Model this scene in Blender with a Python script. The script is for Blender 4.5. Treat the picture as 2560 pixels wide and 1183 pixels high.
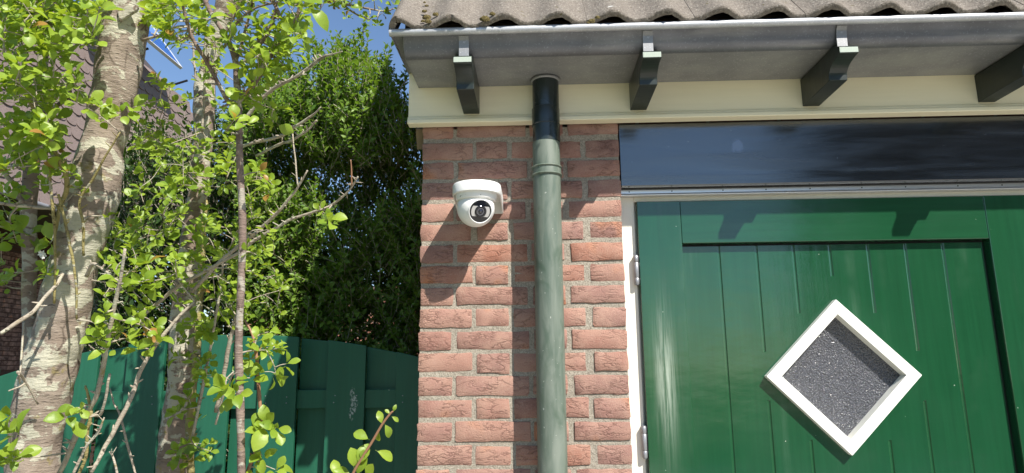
import bpy, bmesh, math, random
from mathutils import Vector, Matrix, noise
import numpy as np

for o in list(bpy.data.objects):
    bpy.data.objects.remove(o)
S = bpy.context.scene
COL = S.collection
rnd = random.Random(7)

# ------------------------------------------------------------------ camera, sky, sun, exposure
CAM = Vector((0.332, -1.869, 1.6))
RGT = Vector((0.99932, -0.03354, 0.01559))   # filled in exactly below
PW, PH, FPX = 2560.0, 1183.0, 1633.107


def cam_axes(yaw, pitch, roll):
    cy, sy, cp, sp, cr, sr = (math.cos(yaw), math.sin(yaw), math.cos(pitch), math.sin(pitch), math.cos(roll), math.sin(roll))
    rz = Matrix(((cy, -sy, 0), (sy, cy, 0), (0, 0, 1)))
    rx = Matrix(((1, 0, 0), (0, cp, -sp), (0, sp, cp)))
    ry = Matrix(((cr, 0, sr), (0, 1, 0), (-sr, 0, cr)))
    return rz @ rx @ ry


AX = cam_axes(math.radians(2.001), math.radians(11.085), math.radians(0.544))
RGT, FWD, UPV = AX.col[0], AX.col[1], AX.col[2]
cd = bpy.data.cameras.new('camera')
cd.sensor_width = 36.0
cd.lens = FPX / PW * 36.0
cd.clip_start = 0.05
cd.clip_end = 500.0
camo = bpy.data.objects.new('camera', cd)
COL.objects.link(camo)
mw = Matrix.Identity(4)
for i in range(3):
    mw[i][0], mw[i][1], mw[i][2], mw[i][3] = RGT[i], UPV[i], -FWD[i], CAM[i]
camo.matrix_world = mw
S.camera = camo

SUN_DIR = Vector((0.77, -1.0, 1.30)).normalized()      # towards the sun
EL = math.asin(SUN_DIR.z)
W = bpy.data.worlds.new('World')
S.world = W
W.use_nodes = True
wn = W.node_tree
bg = wn.nodes['Background']
sky = wn.nodes.new('ShaderNodeTexSky')
sky.sky_type = 'NISHITA'
sky.sun_disc = False
sky.sun_elevation = EL
sky.sun_rotation = math.atan2(SUN_DIR.x, SUN_DIR.y)
sky.altitude = 0
sky.air_density = 1.0
sky.dust_density = 0.1
sky.ozone_density = 3.5
wn.links.new(sky.outputs[0], bg.inputs[0])
bg.inputs[1].default_value = 0.10

sl = bpy.data.lights.new('sun', 'SUN')
sl.energy = 5.0
sl.angle = math.radians(0.5)
sl.color = (1.0, 0.955, 0.88)
so = bpy.data.objects.new('sun', sl)
COL.objects.link(so)
so.rotation_euler = SUN_DIR.to_track_quat('Z', 'Y').to_euler()
so.location = SUN_DIR * 20

S.view_settings.view_transform = 'Standard'
S.view_settings.look = 'None'
S.view_settings.gamma = 1
S.view_settings.use_curve_mapping = False
S.view_settings.exposure = 0.78


def at(u, v, d):
    """world point seen at photo pixel (u, v), d metres along the view axis"""
    return CAM + FWD * d + RGT * ((u - PW / 2) / FPX * d) + UPV * (-(v - PH / 2) / FPX * d)


def at_y(u, v, y):
    r = FWD + RGT * ((u - PW / 2) / FPX) + UPV * (-(v - PH / 2) / FPX)
    return CAM + r * ((y - CAM.y) / r.y)


# ------------------------------------------------------------------ object helpers
def tag(o, label=None, cat=None, group=None, kind=None):
    if label: o['label'] = label
    if cat: o['category'] = cat
    if group: o['group'] = group
    if kind: o['kind'] = kind
    return o


def link(name, data, parent=None):
    o = bpy.data.objects.new(name, data)
    COL.objects.link(o)
    if parent is not None:
        o.parent = parent
    return o


def empty(name, loc, label=None, cat=None, group=None):
    o = link(name, None)
    o.location = loc
    o['wl'] = tuple(loc)
    o.empty_display_size = 0.1
    return tag(o, label, cat, group)


def wloc(o):
    v = Vector((0, 0, 0))
    while o is not None:
        v += o.location
        o = o.parent
    return v


class MB:
    """collects verts and faces in world coordinates; build() links them as one mesh object"""

    def __init__(self):
        self.v, self.f, self.m = [], [], []

    def add(self, vs, fs, mi=0):
        n = len(self.v)
        self.v += [tuple(x) for x in vs]
        self.f += [tuple(i + n for i in f) for f in fs]
        self.m += [mi] * len(fs)
        return self

    def box(self, x0, x1, y0, y1, z0, z1, mi=0):
        vs = [(x, y, z) for x in (x0, x1) for y in (y0, y1) for z in (z0, z1)]
        return self.add(vs, [(0, 1, 3, 2), (4, 6, 7, 5), (0, 4, 5, 1), (2, 3, 7, 6), (0, 2, 6, 4), (1, 5, 7, 3)], mi)

    def prism(self, poly, x0, x1, mi=0):
        """poly of (y, z) extruded along x"""
        n = len(poly)
        vs = [(x0, y, z) for y, z in poly] + [(x1, y, z) for y, z in poly]
        fs = [(i, (i + 1) % n, (i + 1) % n + n, i + n) for i in range(n)]
        fs += [tuple(range(n))[::-1], tuple(range(n, 2 * n))]
        return self.add(vs, fs, mi)

    def lathe(self, prof, c, n=32, axis=None, mi=0, cap=True):
        """prof of (r, h) about an axis through c"""
        a = (axis or Vector((0, 0, 1))).normalized()
        t = a.orthogonal().normalized()
        b = a.cross(t)
        c = Vector(c)
        vs, fs = [], []
        for r, h in prof:
            for k in range(n):
                w = 2 * math.pi * k / n
                vs.append(c + a * h + t * (r * math.cos(w)) + b * (r * math.sin(w)))
        for i in range(len(prof) - 1):
            for k in range(n):
                k2 = (k + 1) % n
                fs.append((i * n + k, i * n + k2, (i + 1) * n + k2, (i + 1) * n + k))
        if cap:
            fs.append(tuple(range(n))[::-1])
            fs.append(tuple(range((len(prof) - 1) * n, len(prof) * n)))
        return self.add(vs, fs, mi)

    def tube(self, pts, rad, n=8, mi=0, bump=0.0, seed=0.0, bscale=20.0):
        pts = [Vector(q) for q in pts]
        vs, fs = [], []
        t0 = (pts[1] - pts[0]).normalized()
        ref = t0.orthogonal().normalized()
        for i, q in enumerate(pts):
            t = (pts[min(i + 1, len(pts) - 1)] - pts[max(i - 1, 0)])
            t = t.normalized() if t.length > 1e-9 else t0
            ref = (ref - t * ref.dot(t)).normalized()
            b = t.cross(ref)
            for k in range(n):
                w = 2 * math.pi * k / n
                d = ref * math.cos(w) + b * math.sin(w)
                r = rad[i]
                if bump:
                    r *= 1 + bump * noise.noise((q + d * r) * bscale + Vector((seed, 0, 0)))
                vs.append(q + d * r)
        for i in range(len(pts) - 1):
            for k in range(n):
                k2 = (k + 1) % n
                fs.append((i * n + k, i * n + k2, (i + 1) * n + k2, (i + 1) * n + k))
        fs.append(tuple(range(n))[::-1])
        m = (len(pts) - 1) * n
        fs.append(tuple(range(m, m + n)))
        return self.add(vs, fs, mi)

    def mesh(self, name, mats, off=Vector((0, 0, 0)), smooth=False, sharp=None):
        me = bpy.data.meshes.new(name)
        me.from_pydata([(x - off.x, y - off.y, z - off.z) for x, y, z in self.v], [], self.f)
        for m in (mats if isinstance(mats, (list, tuple)) else [mats]):
            me.materials.append(m)
        if any(self.m):
            me.polygons.foreach_set('material_index', self.m)
        bm = bmesh.new()
        bm.from_mesh(me)
        bmesh.ops.recalc_face_normals(bm, faces=bm.faces)
        bm.to_mesh(me)
        bm.free()
        if smooth:
            me.polygons.foreach_set('use_smooth', [True] * len(me.polygons))
            if sharp:
                me.set_sharp_from_angle(angle=math.radians(sharp))
        me.update()
        return me

    def build(self, name, mats, parent=None, smooth=False, bevel=0, sharp=None, origin=None, segs=2):
        base = wloc(parent) if parent is not None else Vector((0, 0, 0))
        org = Vector(origin) if origin is not None else base
        o = link(name, self.mesh(name, mats, org, smooth, sharp), parent)
        o.location = org - base
        if bevel:
            b = o.modifiers.new('bevel', 'BEVEL')
            b.width = bevel
            b.segments = segs
            b.limit_method = 'ANGLE'
            b.angle_limit = math.radians(40)
        return o


def spline(pts, step=6):
    """Catmull-Rom through tuples of floats"""
    P = [np.array(q, float) for q in pts]
    P = [2 * P[0] - P[1]] + P + [2 * P[-1] - P[-2]]
    out = []
    for i in range(1, len(P) - 2):
        a, b, c, d = P[i - 1], P[i], P[i + 1], P[i + 2]
        for k in range(step):
            t = k / step
            out.append(0.5 * (2 * b + (c - a) * t + (2 * a - 5 * b + 4 * c - d) * t * t + (3 * b - a - 3 * c + d) * t ** 3))
    out.append(P[-2])
    return out


# ------------------------------------------------------------------ material helpers
class Mat:
    def __init__(self, name, base=(0.5, 0.5, 0.5), rough=0.6, metal=0.0, spec=0.5, coat=0.0):
        self.m = bpy.data.materials.new(name)
        self.m.use_nodes = True
        self.t = self.m.node_tree
        self.b = self.t.nodes['Principled BSDF']
        self.out = self.t.nodes['Material Output']
        self.b.inputs['Base Color'].default_value = (*base, 1)
        self.b.inputs['Roughness'].default_value = rough
        self.b.inputs['Metallic'].default_value = metal
        self.b.inputs['Specular IOR Level'].default_value = spec
        if coat:
            self.b.inputs['Coat Weight'].default_value = coat
            self.b.inputs['Coat Roughness'].default_value = 0.08
        self._co = {}

    def n(self, typ, ins=None, **props):
        nd = self.t.nodes.new('ShaderNode' + typ)
        for k, v in props.items():
            setattr(nd, k, v)
        for k, v in (ins or {}).items():
            self.set(nd.inputs[k], v)
        return nd

    def set(self, sock, v):
        if isinstance(v, bpy.types.NodeSocket):
            self.t.links.new(v, sock)
        elif isinstance(v, (tuple, list)) and sock.type == 'RGBA' and len(v) == 3:
            sock.default_value = (*v, 1)
        else:
            sock.default_value = v

    def co(self, kind='Object', scale=None, rnd_shift=False):
        key = (kind, scale, rnd_shift)
        if key in self._co:
            return self._co[key]
        tc = self.n('TexCoord').outputs[kind] if kind != 'Position' else self.n('NewGeometry').outputs['Position']
        if rnd_shift:
            oi = self.n('ObjectInfo')
            ml = self.n('Math', {0: oi.outputs['Random'], 1: 57.0}, operation='MULTIPLY').outputs[0]
            tc = self.n('VectorMath', {0: tc, 1: ml}, operation='ADD').outputs[0]
        if scale:
            tc = self.n('Mapping', {'Vector': tc, 'Scale': scale}).outputs[0]
        self._co[key] = tc
        return tc

    def noise(self, vec, scale, detail=4, rough=0.55, dist=0.0):
        return self.n('TexNoise', {'Vector': vec, 'Scale': scale, 'Detail': detail, 'Roughness': rough, 'Distortion': dist}).outputs['Fac']

    def ramp(self, fac, stops, interp='LINEAR'):
        nd = self.n('ValToRGB', {'Fac': fac})
        nd.color_ramp.interpolation = interp
        el = nd.color_ramp.elements
        while len(el) < len(stops):
            el.new(0.5)
        for e, (p, c) in zip(el, stops):
            e.position = p
            e.color = (*c, 1) if isinstance(c, (tuple, list)) else (c, c, c, 1)
        return nd.outputs['Color']

    def mix(self, fac, a, b, blend='MIX'):
        nd = self.n('Mix', data_type='RGBA', blend_type=blend)
        self.set(nd.inputs[0], fac)
        self.set(nd.inputs[6], a)
        self.set(nd.inputs[7], b)
        return nd.outputs[2]

    def math(self, op, a, b=0.0):
        return self.n('Math', {0: a, 1: b}, operation=op).outputs[0]

    def rand(self):
        return self.n('ObjectInfo').outputs['Random']

    def color(self, c):
        self.set(self.b.inputs['Base Color'], c)
        return self

    def rough(self, r):
        self.set(self.b.inputs['Roughness'], r)
        return self

    def bump(self, h, strength=0.5, dist=0.002):
        nd = self.n('Bump', {'Height': h, 'Strength': strength, 'Distance': dist})
        if self.b.inputs['Normal'].is_linked:
            self.t.links.new(self.b.inputs['Normal'].links[0].from_socket, nd.inputs['Normal'])
        self.t.links.new(nd.outputs[0], self.b.inputs['Normal'])
        return self


# --- masonry
def brick_mat(name, cols, crease=1.0):
    M = Mat(name, rough=0.92, spec=0.25)
    p = M.co('Object', None, True)
    base = M.ramp(M.rand(), cols, 'LINEAR')
    n1 = M.noise(p, 14, 3)
    c = M.mix(M.ramp(n1, [(0.35, 0.0), (0.7, 0.75)]), base, (0.43, 0.265, 0.20))
    n4 = M.noise(p, 7, 2)
    c = M.mix(M.ramp(n4, [(0.62, 0.0), (0.72, 0.7)]), c, (0.44, 0.17, 0.075))
    n2 = M.noise(p, 420, 3, 0.7)
    c = M.mix(M.ramp(n2, [(0.56, 0.0), (0.75, 0.5)]), c, (0.52, 0.42, 0.34))
    c = M.mix(M.ramp(n2, [(0.28, 0.55), (0.45, 0.0)]), c, (0.12, 0.055, 0.045))
    # folds pressed into the clay
    st = M.co('Object', (1.0, 1.0, 2.6), True)
    warp = M.n('TexNoise', {'Vector': st, 'Scale': 16.0, 'Detail': 3.0, 'Distortion': 1.2})
    vec = M.n('VectorMath', {0: st, 1: M.n('VectorMath', {0: warp.outputs['Color'], 'Scale': 0.12}, operation='SCALE').outputs[0]}, operation='ADD').outputs[0]
    vo = M.n('TexVoronoi', {'Vector': vec, 'Scale': 17.0}, feature='DISTANCE_TO_EDGE').outputs['Distance']
    fold = M.ramp(vo, [(0.0, 0.0), (0.10, 1.0)])
    mask = M.ramp(M.noise(p, 13, 2), [(0.40, 1.0), (0.52, 0.0)])
    fold = M.mix(mask, fold, (1, 1, 1))
    c = M.mix(M.ramp(fold, [(0.0, 0.55), (0.5, 0.0)]), c, (0.10, 0.045, 0.035))
    M.color(c)
    M.bump(fold, 0.6 * crease, 0.003)
    M.bump(M.noise(p, 75, 4, 0.7), 0.3, 0.004)
    M.bump(n2, 0.9, 0.0025)
    return M.m


m_brick = brick_mat('red_brick', [(0.0, (0.34, 0.172, 0.13)), (0.2, (0.22, 0.12, 0.105)), (0.45, (0.35, 0.19, 0.145)), (0.7, (0.28, 0.155, 0.132)), (0.9, (0.36, 0.20, 0.155)), (1.0, (0.33, 0.135, 0.085))])
m_brick_dark = brick_mat('dark_brown_brick', [(0.0, (0.05, 0.03, 0.024)), (0.5, (0.085, 0.042, 0.03)), (1.0, (0.055, 0.034, 0.028))])


def mortar_mat():
    M = Mat('mortar', rough=0.95, spec=0.2)
    p = M.co('Object')
    n = M.noise(p, 260, 4, 0.75)
    c = M.ramp(n, [(0.3, (0.17, 0.145, 0.115)), (0.5, (0.34, 0.30, 0.24)), (0.72, (0.52, 0.47, 0.39))])
    c = M.mix(M.ramp(M.noise(p, 9, 3), [(0.4, 0.0), (0.7, 0.5)]), c, (0.25, 0.22, 0.18))
    M.color(c)
    M.bump(n, 0.9, 0.004)
    M.bump(M.noise(p, 60, 3), 0.6, 0.006)
    return M.m


m_mortar = mortar_mat()


def brickwork_mat(name, c1, c2, mort, axis='X'):
    """far or hidden walls: brick pattern in the material"""
    M = Mat(name, rough=0.9, spec=0.2)
    p = M.co('Position')
    s = M.n('SeparateXYZ', {0: p})
    v = M.n('CombineXYZ', {0: s.outputs[axis], 1: s.outputs['Z'], 2: 0.0}).outputs[0]
    br = M.n('TexBrick', {'Vector': v, 'Color1': c1, 'Color2': c2, 'Mortar': mort, 'Scale': 1.0, 'Mortar Size': 0.006, 'Brick Width': 0.22, 'Row Height': 0.0625, 'Mortar Smooth': 0.2})
    M.color(M.mix(M.ramp(M.noise(p, 60, 3), [(0.4, 0.0), (0.7, 0.5)]), br.outputs['Color'], c2))
    M.bump(M.math('SUBTRACT', 1.0, br.outputs['Fac']), 0.6, 0.005)
    return M.m


m_gable = brickwork_mat('gable_brickwork', (0.30, 0.13, 0.09), (0.34, 0.16, 0.11), (0.40, 0.36, 0.29), 'Y')
m_front_far = brickwork_mat('plain_brickwork', (0.30, 0.13, 0.09), (0.34, 0.16, 0.11), (0.40, 0.36, 0.29), 'X')
m_garden_wall = brickwork_mat('garden_brickwork', (0.42, 0.20, 0.14), (0.36, 0.16, 0.11), (0.45, 0.40, 0.33), 'X')


# --- paints
def paint(name, base, rough, streak=0.0, spec=0.5, wear_sheen=None, grain_axis='Z', coat=0.0, wave=0.15, smear=False, gr=0.72):
    M = Mat(name, base, rough, spec=spec, coat=coat)
    sc = {'Z': (60, 60, 3), 'X': (3, 60, 60), 'Y': (60, 3, 60)}[grain_axis]
    g = M.noise(M.co('Object', sc), 1.0, 5, 0.6)
    big = M.noise(M.co('Object'), 5.0, 3)
    dk = tuple(x * gr for x in base)
    c = M.mix(M.ramp(g, [(0.3, 0.0), (0.75, 0.8)]), base, dk)
    if wear_sheen:
        k = M.ramp(M.noise(M.co('Object', tuple(x * 0.25 for x in sc)), 1.0, 6, 0.65), [(0.55, 0.0), (0.75, 0.6)])
        k = M.mix(1.0, k, M.ramp(big, [(0.42, 0.0), (0.62, 1.0)]), 'MULTIPLY')
        c = M.mix(k, c, wear_sheen)  # on the door, this pale wear also paints in its hazy sheen
        sp = M.noise(M.co('Object'), 95, 1)
        c = M.mix(M.ramp(sp, [(0.835, 0.0), (0.845, 0.7)]), c, (0.6, 0.66, 0.55))
    if smear:
        # chalky hand-rubbed patch on the hinge stile
        sp = M.n('SeparateXYZ', {0: M.co('Object')})
        ex = M.math('DIVIDE', M.math('SUBTRACT', sp.outputs['X'], 0.699), 0.024)
        ez = M.math('DIVIDE', M.math('SUBTRACT', sp.outputs['Z'], 1.560), 0.15)
        r2 = M.math('ADD', M.math('MULTIPLY', ex, ex), M.math('MULTIPLY', ez, ez))
        k = M.math('EXPONENT', M.math('MULTIPLY', r2, -1.0))
        st = M.ramp(M.noise(M.co('Object', (150, 150, 5)), 1.0, 4, 0.7), [(0.38, 0.15), (0.62, 1.0)])
        c = M.mix(M.math('MULTIPLY', M.mix(1.0, k, st, 'MULTIPLY'), 0.75), c, (0.42, 0.48, 0.40))
    M.color(c)
    M.rough(M.math('ADD', M.math('MULTIPLY', M.ramp(big, [(0.3, 0.0), (0.7, 1.0)]), 0.12), rough - 0.03))
    M.bump(g, streak, 0.0012)
    M.bump(M.noise(M.co('Object'), 160, 2), wave, 0.0006)
    M.bump(M.noise(M.co('Object', (3, 9, 6)), 3.0, 2), 0.25, 0.004)
    return M


m_door = paint('green_door_paint', (0.010, 0.068, 0.027), 0.16, 0.22, 0.6, (0.070, 0.15, 0.09), smear=True, coat=0.45).m
m_door_rail = paint('green_rail_paint', (0.010, 0.068, 0.027), 0.16, 0.22, 0.6, (0.070, 0.15, 0.09), 'X', coat=0.45).m
m_dark = paint('dark_green_paint', (0.016, 0.024, 0.020), 0.30, 0.25, 0.5, None, 'Y').m
m_cream = paint('cream_paint', (0.84, 0.78, 0.56), 0.42, 0.1, 0.5, None, 'X', gr=0.93).m
m_cream_v = paint('cream_frame_paint', (0.80, 0.77, 0.66), 0.42, 0.1, 0.5, None, 'Z', gr=0.93).m
m_white = paint('white_window_paint', (0.80, 0.79, 0.72), 0.4, 0.1, 0.5, None, 'X', gr=0.93).m
FM = paint('green_fence_stain', (0.014, 0.102, 0.058), 0.45, 0.6, 0.4, (0.03, 0.15, 0.095))
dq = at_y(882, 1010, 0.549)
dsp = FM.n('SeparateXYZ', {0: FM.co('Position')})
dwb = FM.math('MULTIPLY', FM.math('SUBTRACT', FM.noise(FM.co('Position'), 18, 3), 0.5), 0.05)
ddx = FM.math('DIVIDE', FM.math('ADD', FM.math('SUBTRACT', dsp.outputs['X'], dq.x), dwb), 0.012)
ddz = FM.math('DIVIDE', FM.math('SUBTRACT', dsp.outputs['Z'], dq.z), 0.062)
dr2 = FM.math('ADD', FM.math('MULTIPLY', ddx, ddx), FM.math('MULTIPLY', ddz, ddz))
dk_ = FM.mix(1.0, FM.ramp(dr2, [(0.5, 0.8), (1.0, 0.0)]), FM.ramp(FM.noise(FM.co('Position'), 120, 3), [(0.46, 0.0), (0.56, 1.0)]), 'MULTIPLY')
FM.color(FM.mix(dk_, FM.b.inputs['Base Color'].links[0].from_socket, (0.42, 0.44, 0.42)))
m_fence = FM.m


def cut_end_mat():
    M = Mat('pale_cut_timber', (0.50, 0.55, 0.47), 0.7)
    w = M.n('TexWave', {'Vector': M.co('Object', (70, 70, 70)), 'Scale': 1.6, 'Distortion': 3.0, 'Detail': 2.0}).outputs['Fac']
    M.color(M.mix(w, (0.28, 0.33, 0.27), (0.44, 0.49, 0.42)))
    return M.m


m_cut = cut_end_mat()


def transom_mat():
    M = Mat('dark_gloss_panel_paint', (0.012, 0.017, 0.019), 0.13, spec=1.0, coat=1.0)
    p = M.co('Object', (2.2, 2.2, 22))
    st = M.noise(p, 1.0, 4, 0.55, 0.6)
    st2 = M.noise(M.co('Object', (5, 5, 40)), 1.0, 3, 0.5)
    sp = M.n('SeparateXYZ', {0: M.co('Object')})
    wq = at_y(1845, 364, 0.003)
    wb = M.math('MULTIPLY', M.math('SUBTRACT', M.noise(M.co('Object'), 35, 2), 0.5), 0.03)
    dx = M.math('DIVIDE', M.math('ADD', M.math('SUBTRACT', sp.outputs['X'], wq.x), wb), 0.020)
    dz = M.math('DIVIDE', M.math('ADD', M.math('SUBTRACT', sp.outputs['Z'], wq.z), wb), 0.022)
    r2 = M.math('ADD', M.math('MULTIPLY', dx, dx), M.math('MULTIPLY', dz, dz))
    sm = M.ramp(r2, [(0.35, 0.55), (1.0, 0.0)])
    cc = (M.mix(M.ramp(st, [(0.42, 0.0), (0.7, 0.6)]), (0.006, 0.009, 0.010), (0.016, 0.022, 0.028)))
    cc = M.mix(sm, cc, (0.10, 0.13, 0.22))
    dust = M.noise(M.co('Object', (70, 70, 110)), 1.0, 1)
    cc = M.mix(M.ramp(dust, [(0.79, 0.0), (0.82, 0.45)]), cc, (0.25, 0.27, 0.28))
    M.color(cc)
    M.rough(M.ramp(st, [(0.3, 0.08), (0.65, 0.30)]))
    M.b.inputs['IOR'].default_value = 1.6
    M.b.inputs['Coat Roughness'].default_value = 0.22
    M.bump(st, 0.2, 0.005)
    M.bump(st2, 0.15, 0.0015)
    M.bump(M.noise(M.co('Object'), 150, 2), 0.12, 0.0006)
    sp = M.noise(M.co('Object', (60, 60, 160)), 1.0, 1)
    return M.m


m_transom = transom_mat()


def zinc_mat(name, base, rough, metal):
    M = Mat(name, base, rough, metal)
    p = M.co('Object')
    n = M.noise(p, 11, 4, 0.6)
    big = M.noise(M.co('Object', (1.5, 9, 9)), 2.0, 4, 0.6)
    c = M.mix(M.ramp(n, [(0.35, 0.0), (0.7, 0.7)]), base, tuple(x * 0.7 for x in base))
    c = M.mix(M.ramp(big, [(0.5, 0.0), (0.7, 0.55)]), c, (0.31, 0.31, 0.29))
    cr = M.noise(p, 190, 3, 0.7)
    c = M.mix(M.ramp(cr, [(0.58, 0.0), (0.68, 0.6)]), c, tuple(min(0.75, x * 1.9) for x in base))
    M.color(c)
    M.rough(M.ramp(n, [(0.3, rough - 0.08), (0.7, rough + 0.15)]))
    M.bump(cr, 0.15, 0.001)
    return M.m


m_zinc = zinc_mat('weathered_zinc', (0.27, 0.272, 0.275), 0.45, 0.3)
m_zinc_front = zinc_mat('smooth_shaded_zinc', (0.15, 0.155, 0.17), 0.36, 0.35)  # smoother zinc, also darkened in colour for the front facing the dim garden
m_bead = zinc_mat('pale_zinc_bead', (0.50, 0.51, 0.53), 0.38, 0.3)
m_alu = Mat('aluminium_strip', (0.72, 0.73, 0.75), 0.3, 0.75).m
m_steel = Mat('galvanised_steel', (0.30, 0.305, 0.32), 0.45, 0.6)
m_steel.bump(m_steel.noise(m_steel.co('Object'), 120, 3), 0.3, 0.001)
m_steel = m_steel.m
m_black = Mat('black_rubber_and_shade', (0.012, 0.012, 0.013), 0.5).m


def pipe_mat():
    M = Mat('weathered_green_pipe', (0.15, 0.19, 0.15), 0.5)
    p = M.co('Object', (1, 1, 0.18))
    n = M.noise(p, 34, 5, 0.6, 0.8)
    n2 = M.noise(M.co('Object', (1, 1, 0.5)), 15, 3, 0.6, 1.0)
    c = M.mix(M.ramp(n, [(0.35, 0.0), (0.68, 1.0)]), (0.085, 0.115, 0.088), (0.165, 0.19, 0.155))
    c = M.mix(M.ramp(n2, [(0.55, 0.0), (0.74, 0.75)]), c, (0.045, 0.078, 0.05))
    sp = M.noise(M.co('Object'), 130, 2)
    c = M.mix(M.ramp(sp, [(0.72, 0.0), (0.75, 0.7)]), c, (0.45, 0.46, 0.42))
    M.color(c)
    M.rough(M.ramp(n, [(0.3, 0.36), (0.7, 0.6)]))
    M.bump(n, 0.08, 0.001)
    return M.m


m_pipe = pipe_mat()
m_pipe_dark = paint('glossy_dark_shaded_pipe', (0.017, 0.026, 0.024), 0.24, 0.2, 0.6, None, 'X').m


def tile_mat(name, a, b, speck, moss=True):
    M = Mat(name, a, 0.95, spec=0.2)
    p = M.co('Object', None, True)
    n = M.noise(p, 18, 4, 0.6)
    c = M.mix(n, a, b)
    n2 = M.noise(p, 170, 3, 0.75)
    c = M.mix(M.ramp(n2, [(0.54, 0.0), (0.7, 0.75)]), c, speck)
    c = M.mix(M.ramp(n2, [(0.3, 0.7), (0.44, 0.0)]), c, tuple(x * 0.3 for x in a))
    if moss:
        k = M.noise(p, 34, 3, 0.65)
        c = M.mix(M.ramp(k, [(0.66, 0.0), (0.72, 0.85)]), c, (0.10, 0.085, 0.035))
        k = M.noise(p, 25, 2, 0.5)
        c = M.mix(M.ramp(k, [(0.74, 0.0), (0.76, 0.8)]), c, (0.55, 0.54, 0.50))
    M.color(c)
    M.bump(n2, 1.0, 0.004)
    M.bump(M.noise(p, 45, 3), 0.4, 0.006)
    return M.m


m_tile = tile_mat('old_concrete_tile', (0.15, 0.13, 0.108), (0.22, 0.19, 0.16), (0.42, 0.385, 0.325))
m_tile_far = tile_mat('brown_scalloped_tile', (0.18, 0.135, 0.12), (0.24, 0.185, 0.167), (0.30, 0.245, 0.22), False)


def moss_mat():
    M = Mat('dry_moss', (0.10, 0.085, 0.03), 0.95, spec=0.1)
    n = M.noise(M.co('Object'), 260, 3, 0.7)
    M.color(M.ramp(n, [(0.35, (0.05, 0.04, 0.018)), (0.6, (0.17, 0.135, 0.055)), (0.75, (0.26, 0.22, 0.11))]))
    M.bump(n, 1.0, 0.005)
    return M.m


m_moss = moss_mat()


def glass_mat():
    M = Mat('textured_dark_glass', (0.035, 0.037, 0.042), 0.12, spec=0.8)
    v = M.n('TexVoronoi', {'Vector': M.co('Object', (210, 210, 210)), 'Scale': 1.0, 'Randomness': 0.9})
    n = M.noise(M.co('Object'), 230, 2)
    M.color(M.ramp(v.outputs['Distance'], [(0.08, (0.20, 0.20, 0.22)), (0.3, (0.10, 0.102, 0.115)), (0.7, (0.065, 0.067, 0.078))]))
    M.bump(v.outputs['Distance'], 1.0, 0.006)
    M.bump(n, 0.6, 0.003)
    return M.m


m_glass = glass_mat()
m_camwhite = Mat('white_camera_plastic', (0.78, 0.78, 0.76), 0.35)
m_camwhite.bump(m_camwhite.noise(m_camwhite.co('Object'), 900, 2), 0.06, 0.0004)
m_camwhite = m_camwhite.m
m_camblack = Mat('black_camera_face', (0.008, 0.009, 0.012), 0.12, spec=0.6).m
m_camlens = Mat('dark_lens_glass', (0.01, 0.01, 0.02), 0.03, spec=0.9, coat=1.0).m
m_camlight = Mat('pale_lamp_window', (0.42, 0.41, 0.39), 0.25, coat=0.6).m
m_camgrey = Mat('grey_lens_ring', (0.09, 0.09, 0.10), 0.3).m


# --- plants
def bark_mat(name, a, b, lichen, amount):
    M = Mat(name, a, 0.85, spec=0.25)
    hs = M.co('Object', (1.0, 1.0, 1.9))
    n = M.noise(hs, 9, 5, 0.6, 0.5)
    c = M.mix(M.ramp(n, [(0.35, 0.0), (0.7, 1.0)]), a, b)
    fine = M.noise(M.co('Object', (1, 1, 5.0)), 42, 4, 0.7)
    c = M.mix(M.ramp(fine, [(0.60, 0.0), (0.66, 0.85)]), c, tuple(x * 0.28 for x in a))
    ck = M.n('TexVoronoi', {'Vector': M.co('Object', (26, 26, 14)), 'Scale': 1.0}, feature='DISTANCE_TO_EDGE').outputs['Distance']
    ck = M.ramp(ck, [(0.0, 1.0), (0.06, 0.0)])
    cm = M.ramp(M.noise(M.co('Object'), 6, 3), [(0.52, 0.0), (0.62, 0.75)])
    c = M.mix(M.mix(1.0, ck, cm, 'MULTIPLY'), c, (0.05, 0.035, 0.025))
    l1 = M.noise(M.co('Object', (1.0, 1.0, 1.7)), 19, 5, 0.6, 0.3)
    l2 = M.noise(M.co('Object'), 3.0, 2)
    k = M.ramp(M.math('ADD', l1, M.math('MULTIPLY', l2, 0.35)), [(amount - 0.012, 0.0), (amount + 0.018, 0.95)])
    grain = M.noise(M.co('Object'), 190, 3, 0.7)
    lc = M.mix(grain, tuple(x * 0.6 for x in lichen), lichen)
    c = M.mix(k, c, lc)
    k2 = M.ramp(M.noise(M.co('Object'), 24, 4, 0.65), [(0.62, 0.0), (0.70, 0.7)])
    c = M.mix(k2, c, (0.24, 0.20, 0.05))
    M.color(c)
    M.bump(n, 0.7, 0.008)
    M.bump(M.mix(1.0, ck, cm, 'MULTIPLY'), -0.6, 0.004)
    M.bump(fine, 0.8, 0.004)
    M.bump(k, 0.35, 0.002)
    M.bump(grain, 0.4, 0.0015)
    return M.m


m_bark = bark_mat('lichened_plum_bark', (0.23, 0.18, 0.142), (0.36, 0.295, 0.24), (0.60, 0.575, 0.45), 0.70)
m_bark2 = bark_mat('mottled_plum_bark', (0.19, 0.14, 0.108), (0.33, 0.26, 0.20), (0.56, 0.52, 0.41), 0.71)
m_stem = bark_mat('ringed_stem_bark', (0.17, 0.12, 0.10), (0.28, 0.215, 0.175), (0.44, 0.40, 0.33), 0.76)
m_twig = bark_mat('grey_twig_bark', (0.32, 0.27, 0.21), (0.45, 0.395, 0.31), (0.52, 0.49, 0.38), 0.74)
m_ygtwig = bark_mat('olive_twig_bark', (0.24, 0.20, 0.075), (0.33, 0.28, 0.12), (0.46, 0.44, 0.33), 0.78)
m_redstem = Mat('reddish_shoot', (0.26, 0.13, 0.07), 0.6).m


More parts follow.
